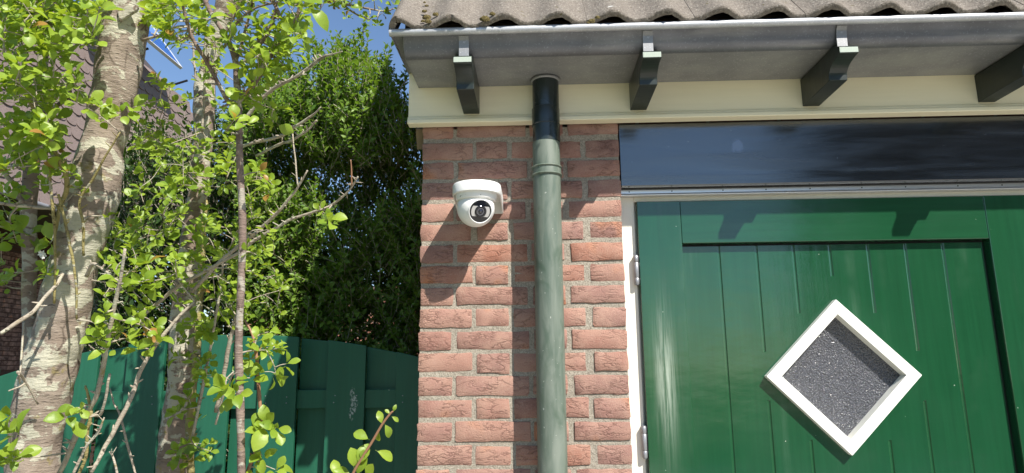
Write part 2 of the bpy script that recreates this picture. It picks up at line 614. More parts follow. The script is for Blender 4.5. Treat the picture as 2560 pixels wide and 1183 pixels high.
def leaf_mat(name, c_lo, c_hi, tr, rough=0.42, trans=0.38, spec=0.45):
    M = Mat(name, c_lo, rough, spec=spec)
    geo = M.n('NewGeometry')
    r = M.math('FRACT', M.math('ADD', M.rand(), geo.outputs['Random Per Island']), 0.0)
    n = M.noise(M.co('Position'), 60, 2)
    c = M.mix(M.math('ADD', M.math('MULTIPLY', r, 0.75), M.math('MULTIPLY', n, 0.3)), c_lo, c_hi)
    M.color(c)
    M.bump(M.noise(M.co('Position'), 220, 2), 0.25, 0.001)
    t = M.n('BsdfTranslucent', {'Color': M.mix(r, tr, tuple(min(1, x * 1.25) for x in tr))})
    mx = M.n('MixShader', {0: trans, 1: M.b.outputs[0], 2: t.outputs[0]})
    M.t.links.new(mx.outputs[0], M.out.inputs[0])
    return M.m


m_leaf = leaf_mat('young_plum_leaf', (0.13, 0.23, 0.020), (0.30, 0.40, 0.045), (0.42, 0.54, 0.03))
m_leaf_red = leaf_mat('bronze_young_leaf', (0.30, 0.20, 0.04), (0.36, 0.16, 0.05), (0.5, 0.35, 0.05))
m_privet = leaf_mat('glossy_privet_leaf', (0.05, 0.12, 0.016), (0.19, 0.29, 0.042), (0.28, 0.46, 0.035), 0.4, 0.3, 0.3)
m_shrub = leaf_mat('shaded_evergreen_leaf', (0.018, 0.046, 0.010), (0.060, 0.105, 0.020), (0.09, 0.18, 0.02), 0.42, 0.2, 0.3)  # evergreen leaves darkened to put the deep shade behind the trunks in colour
m_flower = Mat('white_blossom', (0.75, 0.74, 0.68), 0.7).m


def ground_mat():
    M = Mat('garden_soil', (0.10, 0.08, 0.05), 0.95, spec=0.1)
    n = M.noise(M.co('Position'), 3, 6, 0.65)
    M.color(M.ramp(n, [(0.35, (0.07, 0.055, 0.035)), (0.55, (0.08, 0.10, 0.03)), (0.7, (0.06, 0.12, 0.025))]))
    M.bump(n, 0.6, 0.03)
    return M.m


def bounce_paving_mat():
    M = Mat('pale_bounce_paving', (0.42, 0.40, 0.36), 0.9, spec=0.2)
    p = M.co('Position')
    n = M.noise(p, 12, 5, 0.65)
    M.color(M.ramp(n, [(0.3, (0.44, 0.41, 0.36)), (0.7, (0.56, 0.525, 0.465))]))
    M.bump(n, 0.3, 0.004)
    return M.m


# ================================================================== SETTING
g = MB()
g.add([(-60, -60, 0), (60, -60, 0), (60, 60, 0), (-60, 60, 0)], [(0, 1, 2, 3)]).build('ground', ground_mat()).update_tag()
tag(bpy.data.objects['ground'], kind='structure')
pv = MB()
pv.box(-0.45, 6.5, -9.0, -0.02, 0.004, 0.03)  # out of view, added to bounce sunlight up onto wall and eaves
tag(pv.build('bounce_paving', bounce_paving_mat()), kind='structure')

# ================================================================== THE BRICK SHED
SH = empty('brick_shed', (0, 0, 0), 'red brick garage shed with wavy tiled roof, grey gutter and green door', 'shed')
ZT = 2.44          # wall top, hidden behind the cream board

# ---- brick pier left of the door
core = MB()
core.box(0.0015, 0.5865, 0.0026, 0.11, 0.0, 2.30)
pier = core.build('wall', m_mortar, SH)
C0, CH = 2.258, 0.0625
rows_p = [(0.0, 0.093), (0.106, 0.311), (0.324, 0.420), (0.435, 0.587)]
rows_q = [(0.0, 0.150), (0.162, 0.255), (0.269, 0.474), (0.491, 0.588)]


def brick_mesh(name, L, H, D, seed):
    """hand-moulded brick: rough-edged front face, rounded arrises"""
    r = random.Random(seed)
    nx = max(4, int(L / 0.026)) + 2
    gxs = [0.0, 0.0028] + [0.0028 + (L - 0.0056) * i / (nx - 2) for i in range(1, nx - 2)] + [L - 0.0028, L]
    gzs = [0.0, 0.0028, H / 2, H - 0.0028, H]
    nz = 4
    vs, fs = [], []
    for j in range(nz + 1):
        for i in range(nx + 1):
            x, z = gxs[i], gzs[j]
            e = min(i, nx - i, 2) if nx > 3 else min(i, nx - i)
            ez = min(j, nz - j)
            y = 0.0
            jx = jz = 0.0
            if i in (0, nx) or j in (0, nz):
                y += 0.0012 + r.uniform(0, 0.0014)
                jx, jz = r.uniform(-0.0017, 0.0017), r.uniform(-0.0019, 0.0019)
                if i in (0, nx) and j in (0, nz):
                    y += 0.0012
                    jx += 0.002 if i == 0 else -0.002
                    jz += 0.002 if j == 0 else -0.002
            else:
                y += r.uniform(-0.0006, 0.0006)
            vs.append((x + jx, y, z + jz))
    n = len(vs)
    for j in range(nz):
        for i in range(nx):
            a = j * (nx + 1) + i
            fs.append((a, a + 1, a + nx + 2, a + nx + 1))
    ring = [i for i in range(nx + 1)] + [(j * (nx + 1) + nx) for j in range(1, nz + 1)]
    ring += [nz * (nx + 1) + i for i in range(nx - 1, -1, -1)] + [j * (nx + 1) for j in range(nz - 1, 0, -1)]
    for k in ring:
        x, y, z = vs[k]
        vs.append((x, D, z))
    m = len(ring)
    for k in range(m):
        k2 = (k + 1) % m
        fs.append((ring[k], n + k, n + k2, ring[k2]))
    b = MB()
    b.add(vs, fs)
    return b.mesh(name, m_brick, Vector((0, 0, 0)), True, 50)


for k in range(-1, 36):
    ztop = C0 - k * CH
    row = rows_p if k % 2 else rows_q
    nmesh = k < 20
    for (a, b_) in row:
        a2, b2 = a + rnd.uniform(-0.003, 0.003) * (a > 0), b_ + rnd.uniform(-0.003, 0.003) * (b_ < 0.58)
        a2 += 0.0 if a else rnd.uniform(-0.0025, 0.001)
        h = 0.0525 + rnd.uniform(-0.003, 0.002)
        if k < 0:
            h = 0.047
        me = brick_mesh('brick', b2 - a2, h, 0.10, rnd.random())
        o = link('brick', me, pier)
        o.location = (a2, rnd.uniform(-0.0022, 0.0022), ztop - h - 0.0065 + rnd.uniform(-0.0015, 0.0015) + 0.0055)
        o.rotation_euler = (0, rnd.uniform(-0.006, 0.006), 0)

w = MB()
w.prism([(0.112, 0.0), (3.4, 0.0), (3.4, 2.47), (1.7, 4.66), (0.112, 2.75)], 0.004, 0.11)
w.build('gable_wall', m_gable, SH)
w = MB()
w.box(2.60, 3.40, 0.0, 0.11, 0.0, 2.30)
w.box(0.59, 3.40, 0.09, 0.11, 2.135, 2.42)
w.build('front_wall', m_front_far, SH)
w = MB()
w.prism([(0.112, 0.0), (3.4, 0.0), (3.4, 2.47), (1.7, 4.66), (0.112, 2.75)], 3.29, 3.40)
w.box(0.11, 3.29, 3.29, 3.40, 0, 2.45)
w.build('back_wall', m_gable, SH)

# ---- roof: deck, then every tile
sl_ = 1.2
EY, EZ = -0.285, 2.488
ux = Vector((0, 1, sl_)).normalized()
nrm = Vector((0, -sl_, 1)).normalized()
dk = MB()
y0 = -0.20
zf = lambda y: EZ + 0.004 + sl_ * (y - EY)
dk.prism([(y0, zf(y0) - 0.060), (1.7, zf(1.7) - 0.060), (3.6, zf(-0.20) - 0.060), (3.6, zf(-0.2) - 0.075), (1.7, zf(1.7) - 0.085), (y0, zf(y0) - 0.085)], -0.02, 3.42)
roof = dk.build('roof', paint('roof_boarding', (0.12, 0.09, 0.06), 0.8).m, SH)
PITCH = 0.1415
AMP = 0.027


def wave(t):
    f = t - math.floor(t)
    ph = f / 0.42 * 0.5 if f < 0.42 else 0.5 + (f - 0.42) / 0.58 * 0.5
    return AMP * ((0.5 + 0.5 * math.cos(2 * math.pi * ph)) ** 1.15)


def roof_tile_mesh(seed, edge=False):
    """two-roll concrete tile, origin at the lower-left corner of its trough line; x across, y up the slope, z out of it"""
    r = random.Random(seed)
    b = MB()
    n = 36
    L = 0.375
    ys = [0.0, 0.004, 0.03, 0.10, 0.20, 0.30, L]
    top, bot = [], []
    off = r.uniform(0, 50)
    for yi, y in enumerate(ys):
        for i in range(n + 1):
            x = -PITCH / 2 + 2 * PITCH * i / n
            if edge:
                x = -0.003 + (1.5 * PITCH + 0.003) * i / n
            t = x / PITCH
            z = wave(t)
            th = 0.017
            er = 0.0
            if yi == 0:
                er = 0.006 * (0.4 + 0.6 * noise.noise(Vector((x * 70 + off, 0, 0)))) + 0.004
                zz = z - er * 0.9
            else:
                zz = z + 0.0012 * noise.noise(Vector((x * 60, y * 60, off)))
            yy = y + (0.005 * noise.noise(Vector((x * 90 + off, 3, 0))) if yi <= 1 else 0)
            top.append((x, yy, zz - y * 0.045))
            zb = z - th + (0.003 * noise.noise(Vector((x * 80 + off, 9, 1))) if yi <= 1 else 0)
            bot.append((x, yy + (0.002 if yi == 0 else 0), zb - y * 0.045))
    m = n + 1
    vs = top + bot
    o = len(top)
    fs = []
    for j in range(len(ys) - 1):
        for i in range(n):
            a = j * m + i
            fs.append((a, a + 1, a + m + 1, a + m))
            fs.append((o + a, o + a + m, o + a + m + 1, o + a + 1))
        fs.append((j * m, j * m + m, o + j * m + m, o + j * m))
        fs.append((j * m + n, o + j * m + n, o + j * m + m + n, j * m + m + n))
    for i in range(n):
        fs.append((i, o + i, o + i + 1, i + 1))
        a = (len(ys) - 1) * m + i
        fs.append((a, a + 1, o + a + 1, o + a))
    b.add(vs, fs)
    return b.mesh('roof_tile', m_tile, Vector((0, 0, 0)), True, 55)


tms = [roof_tile_mesh(s) for s in range(6)]
tme = [roof_tile_mesh(50 + s, True) for s in range(3)]
TR = Matrix(((1, 0, 0), (0, ux.y, nrm.y), (0, ux.z, nrm.z))).to_quaternion()
e0 = Vector((-0.0165, EY, EZ - 0.012))
for r_ in range(8):
    for c_ in range(12):
        o = link('tile', tms[rnd.randrange(6)] if c_ else tme[r_ % 3], roof)
        q = e0 + ux * (0.335 * r_) + nrm * 0.0155 * (1 if r_ else 0.5)
        q.x += 2 * PITCH * c_ + rnd.uniform(-0.0015, 0.0015)
        o.location = q + nrm * rnd.uniform(0, 0.002) + ux * rnd.uniform(-0.004, 0.004)
        o.rotation_mode = 'QUATERNION'
        o.rotation_quaternion = TR @ Matrix.Rotation(rnd.uniform(-0.006, 0.006), 3, 'Z').to_quaternion()
# verge roll closing the left edge of the first tiles
vb = MB()
for r_ in range(8):
    base = e0 + ux * (0.335 * r_) + nrm * 0.0155 * (1 if r_ else 0.5)
    pr = []
    for i in range(9):
        t = i / 8
        x = -PITCH / 2 * 0.0 - 0.001 - 0.030 * math.sin(t * math.pi / 2)
        z = AMP - 0.046 * (1 - math.cos(t * math.pi / 2))
        pr.append((x, z))
    vs = []
    for y in (0.003, 0.34):
        for x, z in pr:
            vs.append(base + Vector((x, 0, 0)) + ux * y + nrm * (z - y * 0.045 + 0.001))
        for x, z in pr:
            vs.append(base + Vector((x + 0.012 * (1 if z < 0.02 else 0.2), 0, 0)) + ux * (y + 0.001) + nrm * (z - 0.014 - y * 0.045))
    n = len(pr)
    fs = []
    for i in range(n - 1):
        fs += [(i, i + 1, 2 * n + i + 1, 2 * n + i), (n + i, 3 * n + i, 3 * n + i + 1, n + i + 1), (i, n + i, n + i + 1, i + 1), (2 * n + i, 2 * n + i + 1, 3 * n + i + 1, 3 * n + i)]
    fs += [(n - 1, 2 * n - 1, 4 * n - 1, 3 * n - 1)]
    vb.add(vs, fs)
vb.build('verge_tile', m_tile, roof, smooth=True, sharp=60)
# back slope
bk = MB()
rid = Vector((0, 1.7, zf(1.7)))
bk.prism([(1.68, rid.z + 0.02), (3.68, zf(-0.28) + 0.0), (3.68, zf(-0.28) - 0.03), (1.68, rid.z - 0.03)], -0.05, 3.44)
bk.build('back_slope', m_tile, roof)
rd = MB()
rd.tube([(-0.05, 1.7, rid.z - 0.02), (3.44, 1.7, rid.z - 0.02)], [0.11, 0.11], 16)
rd.build('ridge_tile', m_tile, roof, smooth=True)
# moss cushions
ms = MB()
for (u, v, w_, h_) in ((1068, 42, 22, 11), (1091, 41, 16, 9), (1059, 50, 12, 8), (1072, 53, 18, 8), (1062, 26, 14, 9), (1068, 12, 11, 6), (1063, 4, 8, 4), (1213, 50, 26, 10), (1232, 45, 16, 7), (1478, 53, 20, 10), (1492, 49, 14, 10), (1470, 55, 12, 6)):
    r_ = FWD + RGT * ((u - PW / 2) / FPX) + UPV * (-(v - PH / 2) / FPX)
    # meet the tile slope
    t = ((e0 + nrm * 0.014) - CAM).dot(nrm) / r_.dot(nrm)
    q = CAM + r_ * t
    ph = (q.x - e0.x) / PITCH
    q = q + nrm * wave(ph) * 0.9 + (-ux) * 0.012
    s = w_ / FPX * t * 0.5
    vs, fs = [], []
    nn = 12
    for j in range(5):
        for i in range(nn):
            a = 2 * math.pi * i / nn
            el = j / 4 * math.pi / 2
            d = Vector((math.cos(a) * math.cos(el), 0, 0)) + ux * math.sin(a) * math.cos(el) * 0.8 + nrm * math.sin(el) * 0.75
            rr = s * (1 + 0.3 * noise.noise(d * 3 + q * 90))
            vs.append(q + d * rr)
    for j in range(4):
        for i in range(nn):
            fs.append((j * nn + i, j * nn + (i + 1) % nn, (j + 1) * nn + (i + 1) % nn, (j + 1) * nn + i))
    ms.add(vs, fs)
mo = ms.build('moss', m_moss, roof, smooth=True)
tag(mo, kind='stuff')

# ---- cream fascia board with its bead
fb = MB()
fb.box(-0.040, 3.42, -0.030, -0.004, 2.3165, 2.55)
fas = fb.build('fascia_board', m_cream, SH, bevel=0.002)
bd = MB()
bd.prism([(-0.0305, 2.3300), (-0.0335, 2.3285), (-0.0350, 2.3245), (-0.0350, 2.3215), (-0.0385, 2.3200), (-0.0400, 2.3160), (-0.0400, 2.3080), (-0.0385, 2.3060), (-0.004, 2.3060), (-0.004, 2.3160), (-0.0305, 2.3162)], -0.0405, 3.42)
bd.build('bead_moulding', m_cream, fas, bevel=0.0008)
sv = MB()
sv.prism([(0.02, 2.31), (2.0, 2.31 + 1.2 * 1.98), (2.0, 2.24 + 1.2 * 1.98), (0.05, 2.255)], -0.026, -0.004)
sv.build('verge_board', paint('weathered_verge_timber', (0.22, 0.16, 0.09), 0.7).m, SH)

# ---- gutter
GX0, GX1 = -0.010, 3.42
gp = [(-0.0312, 2.500), (-0.0312, 2.4215), (-0.225, 2.4165)]
for i in range(7):
    a = i / 6 * math.radians(80)
    gp.append((-0.225 - 0.030 * math.sin(a), 2.4465 - 0.030 * math.cos(a)))
gp += [(-0.2600, 2.452), (-0.2690, 2.466)]
inner = [(y + (0.003 if i > 2 else (0.0 if i == 0 else 0.0)), z + (0.003 if 0 < i < 9 else 0.0)) for i, (y, z) in enumerate(gp)]
inner[0] = (-0.0325 - 0.002, 2.500)
inner[1] = (-0.0345, 2.4250)
gt = MB()
gt.prism(gp + inner[::-1], GX0, GX1)
gut = gt.build('gutter', [m_zinc, m_zinc_front], SH, smooth=True, sharp=35)
for pl in gut.data.polygons:
    if pl.center.y < -0.2275:
        pl.material_index = 1
be = MB()
be.tube([(-0.0445, -0.2795, 2.4690), (1.0, -0.2795, 2.4690), (3.42, -0.2795, 2.4690)], [0.0098] * 3, 20)
be.build('rolled_edge', m_bead, gut, smooth=True, sharp=60)
ec = MB()
ec.prism([(-0.033, 2.500), (-0.033, 2.430), (-0.225, 2.4195), (-0.248, 2.436), (-0.258, 2.46), (-0.258, 2.485), (-0.033, 2.500)][:-1], GX0 - 0.0022, GX0 - 0.0002)
ec.prism([(-0.284, 2.4640), (-0.284, 2.480), (-0.02, 2.520), (-0.02, 2.470)], -0.0435, -0.0405)
ec.box(-0.0405, GX0, -0.262, -0.030, 2.4700, 2.4720)
ec.build('end_plate', m_zinc, gut)

# ---- brackets under the gutter with their zinc straps
cove = []
for i in range(9):
    a = i / 8 * math.pi / 2
    # quarter hollow from the nose up to the front lip
    cove.append((-0.2100 - 0.066 * (1 - math.cos(a)), 2.3500 + 0.0275 * math.sin(a)))
bprof = [(-0.0302, 2.335), (-0.2095, 2.335)] + cove + [(-0.279, 2.3785), (-0.2805, 2.3805), (-0.2805, 2.3950), (-0.277, 2.3990), (-0.245, 2.4130), (-0.0302, 2.4185)]
CX = [0.1265, 0.6215, 1.1250, 1.6280, 2.131, 2.634, 3.13]
for i, x in enumerate(CX):
    b = MB()
    b.prism(bprof, x, x + 0.048)
    if i == 0:
        br0 = b.build('bracket', [m_dark, m_cut], SH, bevel=0.0016, origin=(x, 0, 2.335))
        me = br0.data
        for pl in me.polygons:
            c = pl.center
            if pl.normal.y < -0.9 and c.y < -0.27 and c.z > 0.04:
                pl.material_index = 1
    else:
        o = br0.copy()
        COL.objects.link(o)
        o.location.x = x
    s = MB()
    sx = x + (0.0125 if i == 0 else 0.0055)
    s.prism([(-0.2590, 2.4040), (-0.2590, 2.431), (-0.2615, 2.450), (-0.2690, 2.4600), (-0.2715, 2.4600), (-0.2640, 2.4500), (-0.2615, 2.431), (-0.2615, 2.4040)], sx, sx + 0.0265)
    s.build('strap', m_zinc, gut, origin=(sx, -0.266, 2.40))

# ---- black glossy panel over the door, weather strip, door frame
t = MB()
t.box(0.5905, 2.60, 0.003, 0.088, 2.1125, 2.3055)
tr_ = t.build('transom_panel', m_transom, SH, bevel=0.002)
t = MB()
t.box(0.5912, 2.60, 0.030, 0.085, 2.1102, 2.1122)
t.build('rubber_seal', m_black, SH)
t = MB()
t.prism([(0.085, 2.1100), (0.0385, 2.1100), (0.0385, 2.0985), (0.0350, 2.0965), (0.0330, 2.0935), (0.0335, 2.0915), (0.0385, 2.0925), (0.085, 2.0945)], 0.5905, 2.60)
strip = t.build('weather_strip', m_alu, SH, bevel=0.0006)
for k in range(13):
    u_ = 0.612 + 0.137 * k + (0.006, -0.004, 0.010, 0.0, -0.008)[k % 5]
    sc = MB()
    sc.lathe([(0.0019, 0.0), (0.0019, 0.0016), (0.0010, 0.0024)], (u_, 0.0388, 2.1043), 10, Vector((0, -1, 0)))
    sc.build('screw', m_black, strip)
fr = MB()
fr.box(0.5895, 0.6345, 0.066, 0.12, 0.0, 2.0940)
fr.box(0.6345, 2.55, 0.0625, 0.12, 2.0790, 2.0940)
fr.box(0.6345, 2.55, 0.085, 0.12, 0.0, 2.0790)
frame = fr.build('door_frame', m_cream_v, SH, bevel=0.0015)

# ---- the green door
DX0, DX1, DZ = 0.640, 1.785, 2.0755
PX0, PX1, PZ1 = 0.7685, 1.6535, 1.9465
DY, PY = 0.045, 0.0660
D = MB()
D.box(DX0, PX0 - 0.0006, DY, 0.083, 0.03, DZ)
door = MB()
door.box(PX0 - 0.002, PX1 + 0.002, 0.0795, 0.0835, 0.04, DZ - 0.002)
DOOR = door.build('door', m_door, SH)
D.build('stile', m_door, DOOR, bevel=0.002)
D = MB()
D.box(PX1 + 0.0006, DX1, DY, 0.083, 0.03, DZ)
D.build('stile', m_door, DOOR, bevel=0.002)
D = MB()
D.box(PX0, PX1, DY + 0.0006, 0.079, PZ1, DZ - 0.0004)
D.build('rail', m_door_rail, DOOR, bevel=0.002)
D = MB()
D.box(PX0, PX1, DY + 0.0006, 0.079, 0.03, 0.20)
D.box(PX0, PX1, DY + 0.0006, 0.079, 0.86, 0.99)
D.build('rail', m_door_rail, DOOR, bevel=0.002)
# panel with stopped grooves
gx = [0.8800, 0.9905, 1.0985, 1.2045, 1.3150, 1.4235, 1.5315]
up_end = [None, 1.630, 1.739, 1.847, 1.737, 1.628, None]
lo_start = [None, 1.491, 1.383, 1.275, 1.382, 1.487, None]
PXR = PX1 - 0.010
PZT = PZ1 - 0.007
xs = [PX0] + [v for x in gx for v in (x - 0.0064, x - 0.0006, x + 0.0006, x + 0.0032)] + [PXR]
zs = sorted(set([0.99, PZT] + [v for e in up_end if e for v in (e, e - 0.003)] + [v for e in lo_start if e for v in (e, e + 0.003)]))
P = MB()
vs, fs = [], []
for z in zs:
    for i, x in enumerate(xs):
        y = PY
        if 0 < i < len(xs) - 1:
            gi, kk = (i - 1) // 4, (i - 1) % 4
            if kk in (1, 2) and (up_end[gi] is None or z >= up_end[gi] - 1e-6 or z <= lo_start[gi] + 1e-6):
                y = PY + 0.0026
        vs.append((x, y, z))
m = len(xs)
for j in range(len(zs) - 1):
    for i in range(m - 1):
        fs.append((j * m + i, j * m + i + 1, (j + 1) * m + i + 1, (j + 1) * m + i))
P.add(vs, fs)
panel = P.build('grooved_panel', m_door, DOOR)
bm = bmesh.new()
bm.from_mesh(panel.data)
for sx, sz in ((1, 1), (1, -1), (-1, 1), (-1, -1)):
    pn = Vector((sx, 0, sz)).normalized()
    bmesh.ops.bisect_plane(bm, geom=bm.verts[:] + bm.edges[:] + bm.faces[:], plane_co=Vector((1.197 + sx * 0.195, 0, 1.560)), plane_no=pn)
bmesh.ops.delete(bm, geom=[f for f in bm.faces if abs(f.calc_center_median().x - 1.197) + abs(f.calc_center_median().z - 1.560) < 0.1945], context='FACES')
bm.to_mesh(panel.data)
bm.free()
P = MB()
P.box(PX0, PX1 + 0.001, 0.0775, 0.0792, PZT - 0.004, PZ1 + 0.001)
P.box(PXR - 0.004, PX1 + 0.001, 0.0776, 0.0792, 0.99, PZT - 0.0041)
P.build('joint_shade_strip', m_black, DOOR)  # black strips along top and right joints paint in the recess shade
P = MB()
P.box(PX0, PX1, PY, 0.0785, 0.20, 0.86)
P.build('lower_panel', m_door, DOOR)
# diamond window: mitred white frame and textured pane
DC = Vector((1.197, 0.0, 1.560))
R0, R1 = 0.2155, 0.1725


def diamond(r):
    return [(DC.x, DC.z + r), (DC.x + r, DC.z), (DC.x, DC.z - r), (DC.x - r, DC.z)]


F = MB()
yf0, yf1 = 0.0440, 0.0720
for k in range(4):
    k2 = (k + 1) % 4
    o0, o1, i0, i1 = diamond(R0)[k], diamond(R0)[k2], diamond(R1)[k], diamond(R1)[k2]
    F = MB()
    vs = [(q[0], y, q[1]) for y in (yf0, yf1 + 0.006) for q in (o0, o1, i1, i0)]
    F.add(vs, [(0, 1, 2, 3), (7, 6, 5, 4), (0, 4, 5, 1), (1, 5, 6, 2), (2, 6, 7, 3), (3, 7, 4, 0)])
    if k == 0:
        WF = F.build('window_frame', m_white, DOOR, bevel=0.0013)
    else:
        F.build('window_bar', m_white, DOOR, bevel=0.0013)
gl = MB()
q = diamond(R1 + 0.004)
gl.add([(x, 0.0764, z) for x, z in q] + [(x, 0.0789, z) for x, z in q], [(0, 1, 2, 3), (7, 6, 5, 4), (0, 4, 5, 1), (1, 5, 6, 2), (2, 6, 7, 3), (3, 7, 4, 0)])
gl.build('window_pane', m_glass, DOOR)
# hinges
for zc in (1.8700, 1.3830, 0.30):
    h = MB()
    hx, hy, rr = 0.6310, 0.0530, 0.0078
    for (a, b_) in ((-0.0425, -0.0235), (-0.0225, 0.0225), (0.0235, 0.0425)):
        h.lathe([(rr - 0.001, a), (rr, a + 0.0012), (rr, b_ - 0.0012), (rr - 0.001, b_)], (hx, hy, zc), 20)
    h.lathe([(rr - 0.002, -0.0445), (rr - 0.002, 0.0445)], (hx, hy, zc), 16)
    h.box(hx - 0.006, hx + 0.008, hy + 0.004, hy + 0.016, zc - 0.0425, zc + 0.0425)
    h.build('hinge', m_steel, DOOR, smooth=True, sharp=40)
# second leaf of the doorway, beyond the picture
d2 = MB()
d2.box(1.790, 2.55, DY, 0.083, 0.03, DZ)
d2.build('second_door', m_door, SH, bevel=0.002)

# ---- downpipe
PXC, PYC = 0.3700, -0.0720
pp = MB()
pp.lathe([(0.0396, 2.224), (0.0396, 2.275), (0.0385, 2.2755), (0.0385, 2.4190)], (PXC + 0.0015, PYC, 0), 40)  # dark stretch below the sleeve paints in the gutter's shade
pipe = pp.build('downpipe', m_pipe_dark, SH, smooth=True, sharp=40)
q = MB()
q.lathe([(0.0400, 2.2755), (0.0412, 2.2765), (0.0412, 2.2790), (0.0403, 2.2800), (0.0403, 2.3255), (0.0398, 2.3270), (0.0386, 2.3280)], (PXC + 0.0005, PYC, 0), 40)
q.build('sleeve', m_pipe_dark, pipe, smooth=True, sharp=30)
q = MB()
q.lathe([(0.0392, 0.03), (0.0392, 2.2240)], (PXC, PYC, 0), 48)
q.build('lower_pipe', m_pipe, pipe, smooth=True, sharp=40)
q = MB()
for z in (2.149, 2.1265):
    q.lathe([(0.0396, z - 0.0035), (0.0432, z - 0.0025), (0.0445, z), (0.0432, z + 0.0025), (0.0396, z + 0.0035)], (PXC, PYC, 0), 48)
q.lathe([(0.0412, 2.1265), (0.0412, 2.149)], (PXC, PYC, 0), 48)
q.build('collar', m_pipe, pipe, smooth=True, sharp=50)
q = MB()
q.lathe([(0.0390, 2.4165), (0.0440, 2.4165), (0.0415, 2.4120), (0.0388, 2.4105)], (PXC + 0.0015, PYC, 0), 40, cap=False)
q.build('outlet_flange', m_zinc, pipe, smooth=True)
q = MB()
q.box(PXC - 0.012, PXC + 0.012, PYC + 0.0385, 0.002, 2.130, 2.145)
q.build('pipe_clip', m_zinc, pipe)

# ================================================================== SECURITY CAMERA
SC = empty('security_camera', (0.170, 0.0, 2.04), 'white dome security camera on a rounded wall bracket beside the downpipe', 'security camera')
cx, cyc, rm = 0.1750, -0.1250, 0.0668
# hood: D-shaped rim that deepens towards the wall
out = [(cx - rm - 0.001, -0.001)]
na = 28
out = [(cx - rm, -0.002), (cx - rm, -0.080)]
for i in range(na + 1):
    a = math.pi + math.pi * i / na
    out.append((cx + rm * math.cos(a), cyc + rm * math.sin(a)))
out += [(cx + rm, -0.080), (cx + rm, -0.002)]


def bot_z(y):
    t = max(0.0, min(1.0, (y + 0.125) / 0.118))
    return 2.0570 - 0.0215 * (t ** 1.3)


hd = MB()
ztp = 2.0885
lev = []
ins = lambda s: [(cx + (x - cx) * s, -0.002 + (y + 0.002) * (s if y < -0.003 else 1)) for x, y in out]
rings = [[(x, y, bot_z(y) + 0.0) for x, y in ins(0.955)], [(x, y, bot_z(y)) for x, y in ins(0.985)], [(x, y, bot_z(y) + 0.0015) for x, y in out],
         [(x, y, ztp - 0.006) for x, y in out], [(x, y, ztp - 0.0015) for x, y in ins(0.98)], [(x, y, ztp) for x, y in ins(0.94)]]
inr = [[(x, y, bot_z(y) + 0.002) for x, y in ins(0.945)], [(x, y, max(bot_z(y) + 0.004, 2.0680)) for x, y in ins(0.94)]]
n = len(out)
allr = [inr[1], inr[0]] + rings
vs = [v for r_ in allr for v in r_]
fs = []
for j in range(len(allr) - 1):
    for i in range(n - 1):
        fs.append((j * n + i, j * n + i + 1, (j + 1) * n + i + 1, (j + 1) * n + i))
fs.append(tuple(range(n)))
fs.append(tuple(range((len(allr) - 1) * n, len(allr) * n)))
hd.add(vs, fs)
hd.build('bracket', m_camwhite, SC, smooth=True, sharp=50)
wp = MB()
wp.box(cx - rm * 0.97, cx + rm * 0.97, -0.009, 0.004, 2.0345, 2.0850)
wp.build('wall_plate', m_camwhite, SC, bevel=0.002)
bd = MB()
bd.lathe([(0.0580, 2.0680), (0.0580, 2.0590), (0.0560, 2.0500), (0.0545, 2.0440), (0.0530, 2.0415), (0.0440, 2.0410)], (cx - 0.002, cyc, 0), 48)
bd.build('housing', m_camwhite, SC, smooth=True, sharp=60)
ec_ = Vector((cx - 0.003, cyc + 0.001, 2.0225))
ax = Vector((0.37, -0.84, -0.40)).normalized()
RB = 0.0518
eb = MB()
prof = []
fa = 0.0330 / RB
for i in range(28):
    a = math.pi - (math.pi - math.asin(fa)) * i / 27
    prof.append((max(0.0006, RB * math.sin(a)), RB * math.cos(a)))
zf_ = prof[-1][1]
prof += [(0.0335, zf_ + 0.0028), (0.0318, zf_ + 0.0040), (0.0305, zf_ + 0.0030), (0.0300, zf_ - 0.004)]
eb.lathe(prof, ec_, 56, ax)
ball = eb.build('eyeball', m_camwhite, SC, smooth=True, sharp=50)
t_ = Vector((0, 0, 1)) - ax * ax.z
t_.normalize()
s_ = t_.cross(ax).normalized()
fc = MB()
fc.lathe([(0.0303, zf_ - 0.006), (0.0303, zf_ + 0.0025), (0.0290, zf_ + 0.0034), (0.0006, zf_ + 0.0038)], ec_, 48, ax)
fc.build('lens_face', m_camblack, SC, smooth=True, sharp=40)


def facepoly(pts, h0, h1):
    b = MB()
    vs = [ec_ + s_ * x + t_ * y + ax * h0 for x, y in pts] + [ec_ + s_ * x + t_ * y + ax * h1 for x, y in pts]
    k = len(pts)
    b.add(vs, [tuple(range(k))[::-1], tuple(range(k, 2 * k))] + [(i, (i + 1) % k, k + (i + 1) % k, k + i) for i in range(k)])
    return b


def bandpts(r, hh):
    a0 = math.asin(hh / r)
    pts = [(r * math.cos(a), r * math.sin(a)) for a in [(-a0 + 2 * a0 * i / 10) for i in range(11)]]
    pts += [(r * math.cos(a), r * math.sin(a)) for a in [(math.pi - a0 + 2 * a0 * i / 10) for i in range(11)]]
    return pts


